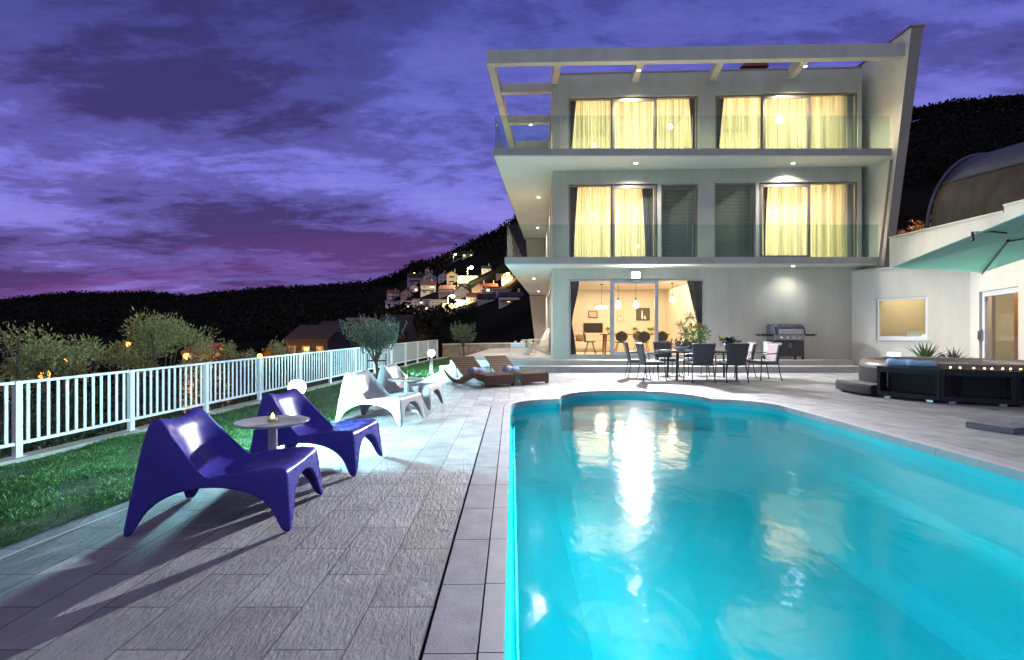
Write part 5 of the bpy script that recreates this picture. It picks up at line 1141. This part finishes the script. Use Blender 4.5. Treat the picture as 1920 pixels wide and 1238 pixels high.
# ------------------------------------------------------------------ parasol
def parasol():
    A,B,D = Vector(U(1667,503,8.9)), Vector(U(1841,512,9.6)), Vector(U(1990,372,6.3)); C = B+D-A
    mast = Vector((7.55,6.0,0)); t = thing('parasol','large tilted turquoise parasol hanging over the hot tub','parasol',mast); ap = (A+B+C+D)/4
    ap = Vector(U(1890,450,(ap.y))) ; M_c = pbr('turquoise_canvas',(.54,.76,.67),.8,var=.04,scale=2,trans=.15)
    def L_(p): return p-mast
    mb = MB(); n = 10
    for P0,P1 in ((A,B),(B,C),(C,D),(D,A)):
        rows = []
        for i in range(n+1):
            s = i/n; row = []
            for j in range(n+1):
                q = j/n; e = P0.lerp(P1,q); p = ap.lerp(e,s); p = p + Vector((0,0,-.10*s*s*math.sin(PI*q)*0 - .06*math.sin(PI*s)*0)); p = p+ (ap-e)*(.03*s*math.sin(PI*q)); row.append(L_(p))
            rows.append(row)
        mb.grid(rows)
    mb.build('canopy', M_c, t, solid=.004)
    for P in (B,C): mb = MB(); o = Vector((0,0,-.025)); mb.tube([L_(ap+o),L_(P+o)],.012,6); mb.build('rib', M_dark, t)
    mb = MB(); mb.tube([L_(ap+Vector((0,0,-.03))),L_(ap+Vector((0,0,.22)))],.022,10); mb.build('hub', M_dark, t)
    mb = MB(); top = Vector((0,0,3.1)); mb.tube([(0,0,.1),top],.04,12); mb.build('pole', M_dark, t); mb = MB(); mb.tube([top,L_(ap)+Vector((0,0,.2))],.03,10); mb.build('arm', M_dark, t)
    mb = MB(); mb.tube([(0,0,.0),(0,0,.1)],.07,12); mb.box(-.45,.45,-.05,.05,.02,.06); mb.box(-.05,.05,-.45,-.051,.02,.06); mb.box(-.05,.05,.051,.45,.02,.06); mb.build('base', M_dark, t)
    e = A.lerp(D,.57); f = thing('clip_lamp','small dark lamp on a short arm clipped to the parasol edge','lamp',e); 
    mb = MB(); mb.box(-.015,.015,-.015,.015,-.10,.04); mb.build('clamp',M_dark,f,bevel=.006); mb = MB(); mb.tube([(.03,0,.03),(.22,-.05,.03),(.4,-.1,-.0)],.012,6); mb.build('arm',M_dark,f)
    M_gr = pbr('granite',(.17,.17,.19),.6,var=.35,scale=60)
    for k,(dx,dy,lab) in enumerate(((-1.42,.16,'grey granite paving slab on the deck at the right edge, left one'),(-.93,-.1,'grey granite paving slab on the deck at the right edge, right one'))):
        s = thing('granite_slab',lab,'slab',(mast.x+dx-.15,mast.y+dy+.1,0.002),.35,'granite weights of the parasol'); mb = MB(); mb.box(-.24,.24,-.24,.24,0,.075); mb.build('stone',M_gr,s,bevel=.006); mb = MB(); mb.tube([(-.05,-.1,.075),(-.05,-.1,.10),(.05,-.1,.10),(.05,-.1,.075)],.008,6); mb.build('handle',M_steel,s)
parasol()
# ------------------------------------------------------------------ trees and bushes on the left
def olive_tree(label, loc, crown_r, hz, n, leaf, mat, cat='tree', name='olive_tree', seed=1, stake=True):
    t = thing(name, label, cat, loc); rg = random.Random(seed); mb = MB(); mb.tube([(0,0,0),(.02,.01,hz*.3),(-.01,0,hz*.55)],[.04,.035,.03],8); ends = []
    for i in range(9):
        a = 2*PI*i/9+rg.uniform(-.3,.3); q = rg.uniform(.35,.95); e = (crown_r*q*math.cos(a), crown_r*q*math.sin(a), hz+crown_r*rg.uniform(-.35,.75)*(1.1-q*.5)); m_ = (e[0]*.45,e[1]*.45,hz*.62+(e[2]-hz*.62)*.45); mb.tube([(-.01,0,hz*.5),m_,e],[.022,.013,.004],6); ends.append((m_,e))
    mb.build('trunk', pbr('olive_bark',(.09,.075,.06),.9), t)
    P,S,D = [],[],[]
    for i in range(n):
        m_,e = ends[rg.randrange(len(ends))]; s = rg.random()**.7; c = [m_[k]+(e[k]-m_[k])*s for k in range(3)]; a = rg.uniform(0,6.28); w = crown_r*.30*rg.random()**.5; 
        P.append((c[0]+w*math.cos(a),c[1]+w*math.sin(a),c[2]+rg.uniform(-.16,.22)*crown_r)); S.append(leaf*rg.uniform(.6,1.3)); D.append((math.cos(a)*.5+rg.gauss(0,.3),math.sin(a)*.5+rg.gauss(0,.3),.9+rg.gauss(0,.5)))
    for e_ in range(26):                       # upright shoots
        a = rg.uniform(0,6.28); q = crown_r*rg.uniform(.2,.85); b = (q*math.cos(a),q*math.sin(a),hz+crown_r*.15); l = crown_r*rg.uniform(.35,.75)*(1.15-.5*q/crown_r); lean = rg.uniform(.1,.4)
        for i in range(26): s = i/26; P.append((b[0]+lean*l*s*math.cos(a),b[1]+lean*l*s*math.sin(a),b[2]+l*s)); S.append(leaf*rg.uniform(.5,1)); D.append((rg.gauss(0,.7),rg.gauss(0,.7),.8))
    cards('crown', P, S, mat, t, .26, D)
    if stake:
        mb = MB(); x = .22; mb.tube([(x,-.02,0),(x,-.02,hz*.72)],.014,6); mb.tube([(-x,.02,0),(-x,.02,hz*.72)],.014,6); mb.box(-x,x,-.03,-.015,hz*.55,hz*.58); mb.build('stake', pbr('stake_wood',(.16,.10,.06),.8), t)
    return t
z = -.06
x,y = (706-CX)*11.6/F, 11.6; olive_tree('silvery young olive tree lit turquoise, standing on the lawn by the railing',(x,y,-.09),.72,1.12,5600,.075,M_olive2,seed=4)
x,y = (869-CX)*22.5/F, 22.5; olive_tree('small dim staked tree in front of the low stone wall',(x,y,-.06),.68,1.15,2200,.10,pbr('dim_leaf',(.09,.11,.055),.6,var=.4,scale=10),seed=9)
BG = 'bushes beyond the railing'
for px,Y,zt_,r,n,lab in ((18,7.6,1.30,(.85,.7,.75),3000,'tall bush cut by the left edge of the picture, beyond the railing'),(112,8.2,.98,(.62,.5,.5),1700,'lower bush between the tall left bush and the widest one'),
    (232,9.4,1.02,(.62,.55,.5),1900,'left lower half of the widest bush clump beyond the railing'),(308,9.6,1.40,(.75,.6,.62),3400,'widest and tallest rounded bush beyond the railing, above the purple chair'),
    (405,11.6,.72,(.5,.4,.4),900,'small brown bush right of the widest bush'),(447,12.2,.98,(.42,.4,.48),1100,'upright twiggy bush right of the glowing orange roof'),(523,13.5,.92,(.3,.3,.45),500,'thin young bush in front of the dark bungalow'),(560,14.5,.55,(.6,.4,.38),800,'low grey bush by the railing in front of the dark bungalow')):
    zb = -.9; shrub('bush',lab,((px-CX)*Y/F,Y,zb),r,int(n*1.6),.068 if Y < 11 else .08,M_olive if px != 405 else M_dry,BG,9,zt_-zb-r[2]*.75,.32,'bush',lump=4)
def hedge():
    P,S,D = [],[],[]
    for i in range(15000):
        y = 4.2+10.5*random.random()**1.2; x = -6.3+.12*y-.35-abs(random.gauss(0,.55)); z = fence_z(y)+random.uniform(-.25,.72)*(1-.4*random.random()); P.append((x,y,z)); S.append(random.uniform(.05,.10)); D.append((random.gauss(.5,.6),random.gauss(0,.6),random.gauss(.5,.5)))
    t = thing('hedge','dark leafy hedge seen between the railing bars','hedge',(0,0,0)); cards('leaves',P,S,pbr('hedge_leaf',(.035,.055,.028),.6,var=.5,scale=10),t,.38,D)
    mb = MB(); 
    for i in range(40): y = 4.5+10*i/40; x = -6.3+.12*y-.8; mb.tube([(x,y,-2.3),(x+random.uniform(-.1,.1),y+.1,-.4),(x+random.uniform(-.2,.3),y+random.uniform(-.2,.2),.3)],[.03,.02,.008],5)
    mb.build('stem', pbr('olive_bark',(.09,.075,.06),.9), t)
hedge()
# ------------------------------------------------------------------ houses of the hillside
M_roofr = pbr('roof_tile_red',(.20,.085,.06),.85,var=.3,scale=3); M_roofg = pbr('roof_tile_dark',(.03,.023,.026),.85,var=.3,scale=3)
M_win = pbr('dark_glass',(.02,.02,.03),.15); M_wlit = emit('lit_window',(1.0,.68,.28),5)
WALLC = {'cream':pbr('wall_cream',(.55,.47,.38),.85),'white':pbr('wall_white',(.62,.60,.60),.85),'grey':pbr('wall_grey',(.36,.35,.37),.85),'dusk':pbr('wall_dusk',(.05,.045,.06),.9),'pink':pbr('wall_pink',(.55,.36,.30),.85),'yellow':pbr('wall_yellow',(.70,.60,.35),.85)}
def house(label, px, py, w, h, Y=None, wall='white', roof='gable', rz=0.0, rmat=None, chim=True, rows=1, cols=2, lit=(), d=None, balcony=False, roofh=.32, grp='houses on the dark hillside', name='hillside_house'):
    """px,py: middle of the base in the picture; w,h wall size in picture pixels"""
    if Y is None: x,Y,z = hill_at(px,py); z = H-(py-HY)*Y/F; x = (px-CX)*Y/F
    else: x,_,z = U(px,py,Y)
    k = Y/F; W,Hh = w*k/max(.75,math.cos(rz)), h*k; D = d or W*.8; t = thing(name,label,'house',(x,Y,z),rz,grp); wm = WALLC[wall]; rm = rmat or M_roofr
    mb = MB()
    if roof == 'gable':                        # gable end towards the viewer
        rh = W*roofh; mb.extr([(-W/2,-4),(W/2,-4),(W/2,Hh),(0,Hh+rh),(-W/2,Hh)],'y',0,D); mb.build('wall',wm,t)
        mb = MB(); o = W*.06; e = rh/(W/2)*o
        for s in (-1,1): mb.hexa([(0,-o,Hh+rh+.03),(s*(W/2+o),-o,Hh-e+.03),(s*(W/2+o),D+o,Hh-e+.03),(0,D+o,Hh+rh+.03)],[(0,-o,Hh+rh+.28),(s*(W/2+o),-o,Hh-e+.25),(s*(W/2+o),D+o,Hh-e+.25),(0,D+o,Hh+rh+.28)])
        r = mb.build('roof',rm,t)
    elif roof == 'side':                       # ridge across the view
        rh = D*roofh; mb.extr([(0,-4),(D,-4),(D,Hh),(D/2,Hh+rh),(0,Hh)],'x',-W/2,W/2); mb.build('wall',wm,t); mb = MB(); o = W*.04; e = rh/(D/2)*o
        for a,b in ((0,-1),(D,1)): mb.hexa([(-W/2-o,D/2,Hh+rh+.03),(W/2+o,D/2,Hh+rh+.03),(W/2+o,a+b*o,Hh-e+.03),(-W/2-o,a+b*o,Hh-e+.03)],[(-W/2-o,D/2,Hh+rh+.28),(W/2+o,D/2,Hh+rh+.28),(W/2+o,a+b*o,Hh-e+.25),(-W/2-o,a+b*o,Hh-e+.25)])
        r = mb.build('roof',rm,t)
    else:
        mb.box(-W/2,W/2,0,D,-4,Hh); mb.build('wall',wm,t); mb = MB(); mb.box(-W/2-.2,W/2+.2,-.3,D+.2,Hh+.01,Hh+.3); r = mb.build('roof',WALLC['grey'],t)
    if roof != 'flat' and chim: mb = MB(); mb.box(W*.2,W*.28,D*.55,D*.65,Hh,Hh+rh+1.0); mb.build('chimney',wm,r)
    if h >= 12 and rows == 1 and wall != 'dusk' and Y > 100: rows = 2; balcony = balcony or roof != 'gable'
    n = 0
    for i in range(rows):
        for j in range(cols):
            cx = -W/2+W*(j+.5)/cols; ww = min(1.3,W/cols*.28); z0 = Hh*(i+.28)/rows; z1 = Hh*(i+.74)/rows
            mb = MB(); frame_bars(mb,cx-ww,cx+ww,z0,z1,-.09,-.004,.1); f = mb.build('window',M_white if wall != 'dusk' else M_dark,t); mb = MB(); mb.box(cx-ww+.1,cx+ww-.1,-.06,-.02,z0+.1,z1-.1); mb.build('pane',M_wlit if n in lit else M_win,f); n += 1
    if balcony: mb = MB(); mb.box(-W*.46,W*.46,-1.3,-.004,Hh*.48,Hh*.53); mb.box(-W*.46,W*.46,-1.3,-1.2,Hh*.53,Hh*.72); mb.build('balcony',wm,t)
    return t
HS = [  # several single lit panes are added for a warmer glimmer
 dict(label='white house with a red gable, leftmost and highest in the left cluster of the hillside',px=738,py=562,w=20,h=12,wall='cream',roof='side',rz=.35),
 dict(label='pinkish gabled house at the left of the hillside cluster, next to dark woods',px=761,py=562,w=20,h=13,wall='pink',roof='gable',rz=-.1),
 dict(label='low white terraced house at the bottom left corner of the hillside cluster',px=735,py=577,w=24,h=11,wall='white',roof='flat',rz=.1),
 dict(label='white house with a dark veranda under the pinkish gabled house',px=765,py=578,w=30,h=12,wall='white',roof='flat',balcony=True,cols=3,lit=(1,)),
 dict(label='long grey house under the trees at the upper left of the hillside cluster',px=782,py=532,w=30,h=12,wall='grey',roof='side',rz=.3,rmat=M_roofg),
 dict(label='grey house stepping down left of the bright yellow gable',px=806,py=533,w=24,h=14,wall='grey',roof='gable',rz=.35,rmat=M_roofg),
 dict(label='small orange lit house at the top of the ridge above the cluster',px=801,py=515,w=8,h=9,wall='pink',roof='gable',cols=1),
 dict(label='white fronted house directly left of the bright yellow gable',px=831,py=530,w=16,h=13,wall='white',roof='gable',rz=.25),
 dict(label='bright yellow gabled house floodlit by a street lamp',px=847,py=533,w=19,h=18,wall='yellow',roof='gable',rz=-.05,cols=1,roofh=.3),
 dict(label='white two storey house below the grey house, middle of the cluster',px=803,py=552,w=28,h=17,wall='white',roof='side',rz=.15,rows=2,balcony=True,lit=(3,)),
 dict(label='grey house with dark red roof below the bright yellow gable',px=836,py=556,w=28,h=13,wall='grey',roof='side',rz=-.15,cols=3),
 dict(label='dark house with grey front above the low street lamp',px=866,py=560,w=28,h=14,wall='grey',roof='gable',rz=.2,rmat=M_roofg),
 dict(label='pink gabled house right of the low street lamp',px=897,py=555,w=26,h=13,wall='pink',roof='gable',rz=-.25,cols=2),
 dict(label='white three storey block with balconies at the bottom of the cluster',px=790,py=584,w=32,h=21,wall='white',roof='flat',rows=2,cols=3,balcony=True,lit=(2,4)),
 dict(label='pale house behind the low street lamp, bottom of the cluster',px=822,py=580,w=30,h=16,wall='grey',roof='flat',rz=.1,cols=3,rows=2),
 dict(label='low house with lit porch right of the low street lamp',px=889,py=567,w=30,h=9,wall='cream',roof='side',rz=-.1,cols=3,lit=(0,)),
 dict(label='wide dark roofed house at the right foot of the hillside cluster',px=912,py=569,w=34,h=8,wall='grey',roof='side',rmat=M_roofg,cols=3),
 dict(label='white terrace house with railing near the villa wall, upper one',px=944,py=554,w=28,h=9,wall='white',roof='flat',cols=3),
 dict(label='wide bluish white house closest to the villa wall',px=960,py=569,w=50,h=12,wall='white',roof='side',rmat=M_roofg,rz=-.05,cols=4,roofh=.2,lit=(1,)),
 dict(label='lit house high on the ridge below the two cypress tips',px=877,py=483,w=20,h=7,wall='yellow',roof='side',cols=3,lit=(0,2),rmat=M_roofg),
 dict(label='narrow pale house tucked between the two left gabled houses and the long grey house',px=776,py=549,w=16,h=10,wall='white',roof='gable',rz=.2,lit=(1,)),
 dict(label='small cream house directly under the lamplit yellow retaining wall',px=868,py=542,w=18,h=9,wall='cream',roof='side',rz=-.1),
 dict(label='grey house with a red roof left of the red orange lit house',px=921,py=550,w=24,h=11,wall='grey',roof='side',rz=.15,lit=(0,)),
 dict(label='dim white villa below the pink gabled house, next to the lit porch',px=866,py=574,w=22,h=9,wall='white',roof='flat',cols=3),
 dict(label='solitary grey house highest on the slope right of the tall yellow street lamp',px=912,py=512,w=18,h=8,wall='grey',roof='side',rmat=M_roofg),
 dict(label='red house lit orange near the villa wall',px=951,py=532,w=20,h=10,wall='pink',roof='side',rz=.1,cols=2),
]
for h_ in HS: house(**h_)
# retaining wall strips lit by the street lamps
def rwall(label,px0,px1,py,hpx):
    x0,Y,z0 = hill_at((px0+px1)/2,py); k = Y/F; t = thing('retaining_wall',label,'wall',(x0,Y,H-(py-HY)*k),0,'lamplit retaining walls on the hillside'); w = (px1-px0)*k; mb = MB(); mb.box(-w/2,w/2,0,.5,-3,hpx*k); mb.build('masonry',WALLC['yellow'],t); mb = MB(); mb.box(-w/2,w/2,-.05,.55,hpx*k+.01,hpx*k+.25); mb.build('coping',WALLC['white'],t)
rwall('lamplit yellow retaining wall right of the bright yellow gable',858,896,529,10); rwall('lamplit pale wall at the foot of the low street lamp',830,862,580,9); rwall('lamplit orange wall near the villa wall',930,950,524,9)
def street_lamp(label, px, pyb, pyh, col, power, off=(0,-2.5), vis=60, r=.42, dY=-4.0):
    x,Y,z = hill_at(px,pyb); Y += dY; x = (px-CX)*Y/F; z = H-(pyb-HY)*Y/F; hh = (pyb-pyh)*Y/F; t = thing('street_lamp',label,'street lamp',(x,Y,z),0,'street lamps on the hillside'); mb = MB(); mb.tube([(0,0,-2),(0,0,hh-.1)],[.16,.1],8); mb.tube([(0,0,hh-.1),(.4,0,hh+.25),(1.0,0,hh+.3)],.08,6); mb.build('pole',M_steel,t)
    mb = MB(); mb.box(.6,1.6,-.25,.25,hh+.32,hh+.46); mb.build('lamp_head',M_dark,t); mb = MB(); mb.ball((1.1,0,hh+.05),r,12); mb.build('bulb',emit('street_glow_%s'%label[:6].strip(),col,vis),t)
    l = bpy.data.lights.new('street_glow','POINT'); l.energy = power; l.color = col; l.shadow_soft_size = .3; o = bpy.data.objects.new('street_glow',l); COL.objects.link(o); o.location = (x+1.1+off[0],Y+off[1],z+hh-.9)
S1 = (1,.80,.42); S2 = (1,.55,.18)
street_lamp('tall yellow street lamp beside the bright yellow gable',877,531,502,S1,12000,(-2.0,-1)); street_lamp('low warm street lamp at the foot of the hillside cluster',840,582,556,S1,3200,(0,-1)); street_lamp('white street lamp standing against the sky on the ridge',850,490,477,(.9,.9,1),1500,vis=40)
street_lamp('orange street lamp glowing behind the trees at the left end of the cluster',773,525,513,S2,4000,vis=25); street_lamp('orange street lamp by the red house near the villa wall',944,530,515,S2,7000,vis=30); street_lamp('orange street lamp glowing between the olive tree and the garden lamp',763,640,629,S2,500,vis=20,r=.5)
# nearer neighbours just below the garden
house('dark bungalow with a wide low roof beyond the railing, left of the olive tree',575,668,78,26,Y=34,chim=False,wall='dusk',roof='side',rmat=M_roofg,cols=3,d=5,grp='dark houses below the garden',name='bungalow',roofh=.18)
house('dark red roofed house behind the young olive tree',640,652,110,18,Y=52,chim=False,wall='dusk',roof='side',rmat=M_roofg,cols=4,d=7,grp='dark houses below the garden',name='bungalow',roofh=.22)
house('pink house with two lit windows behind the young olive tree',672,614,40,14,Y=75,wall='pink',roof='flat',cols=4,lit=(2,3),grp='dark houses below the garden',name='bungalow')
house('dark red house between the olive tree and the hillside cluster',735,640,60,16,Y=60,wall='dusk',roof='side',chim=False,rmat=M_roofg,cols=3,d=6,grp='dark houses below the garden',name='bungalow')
house('small house with a glowing orange roof between two bushes beyond the railing',366,676,48,10,Y=30,wall='yellow',roof='side',rmat=M_roofr,cols=2,d=2.6,chim=False,grp='dark houses below the garden',name='bungalow',roofh=.16)
def glow(px,py,Y,power,col): p = U(px,py,Y); l = bpy.data.lights.new('street_glow','POINT'); l.energy = power; l.color = col; l.shadow_soft_size = .15; o = bpy.data.objects.new('street_glow',l); COL.objects.link(o); o.location = p
def yard_lamp(label,px,py,Y,power,col,r=.10,vis=9):
    p = U(px,py,Y); t = thing('yard_lamp',label,'lamp',p,0,'orange lamps among the bushes'); mb = MB(); mb.ball((0,0,0),r,12); mb.build('globe',emit('yard_glow',(1,.36,.05),vis),t); mb = MB(); mb.tube([(0,0,-3),(0,0,-r)],.04,6); mb.build('pole',M_dark,t)
    glow(px,py-2,Y-.5,power,col)
OR = (1,.45,.10)
yard_lamp('orange lamp shining low in the bush near the left edge',83,703,12.5,200,OR,.12); yard_lamp('orange lamp shining through the lower bush',122,679,13.5,120,OR,.08,8); yard_lamp('small orange lamp inside the widest bush',240,646,14.5,60,OR,.07,8); yard_lamp('orange lamp in front of the glowing roof',350,668,26.5,2600,OR,.15)
yard_lamp('orange lamp at the little orange lit tree',487,668,21.5,45,OR,.10)
shrub('lit_tree','little tree lit bright orange beside the dark bungalow',U(498,676,22.5)[:2]+(-1.0,),(.5,.4,.4),700,.13,pbr('lamplit_leaf',(.40,.22,.06),.7,var=.5,scale=8),None,8,.95,.3,'tree')  # orange of the lamps put into the leaf colour
glow(498,652,21.6,12,OR)
p = hill_at(890,470); 
for px,py,h_,lab in ((874,482,9,'thin dark cypress tip rising left of the ridge house against the sky'),(884,476,12,'taller dark cypress tip above the lit ridge house')):
    x,Y,z = hill_at(px,py); t = thing('cypress',lab,'tree',(x,Y,z),0,'cypresses on the ridge'); k = Y/F; mb = MB(); mb.tube([(0,0,-1),(0,0,h_*k*.5)],.15,6); mb.build('trunk',M_dark,t); P = [(random.gauss(0,.5)*(1-q),random.gauss(0,.5)*(1-q),h_*k*q) for q in [random.random() for _ in range(240)]]; cards('crown',P,1.0,MATS['night_foliage'],t,.5,[(random.gauss(0,.3),random.gauss(0,.3),1) for _ in P])
for px,py in ((18,570),):
    x,Y,z = hill_at(px,py+3); t = thing('mast','thin mast on the far left ridge','mast',(x,Y,z)); mb = MB(); mb.tube([(0,0,-1),(0,0,9)],.25,5); mb.tube([(-1.2,0,7),(1.2,0,7)],.12,5); mb.build('pole',M_dark,t)
glow(1712,425,16.7,60,(1,.6,.3))
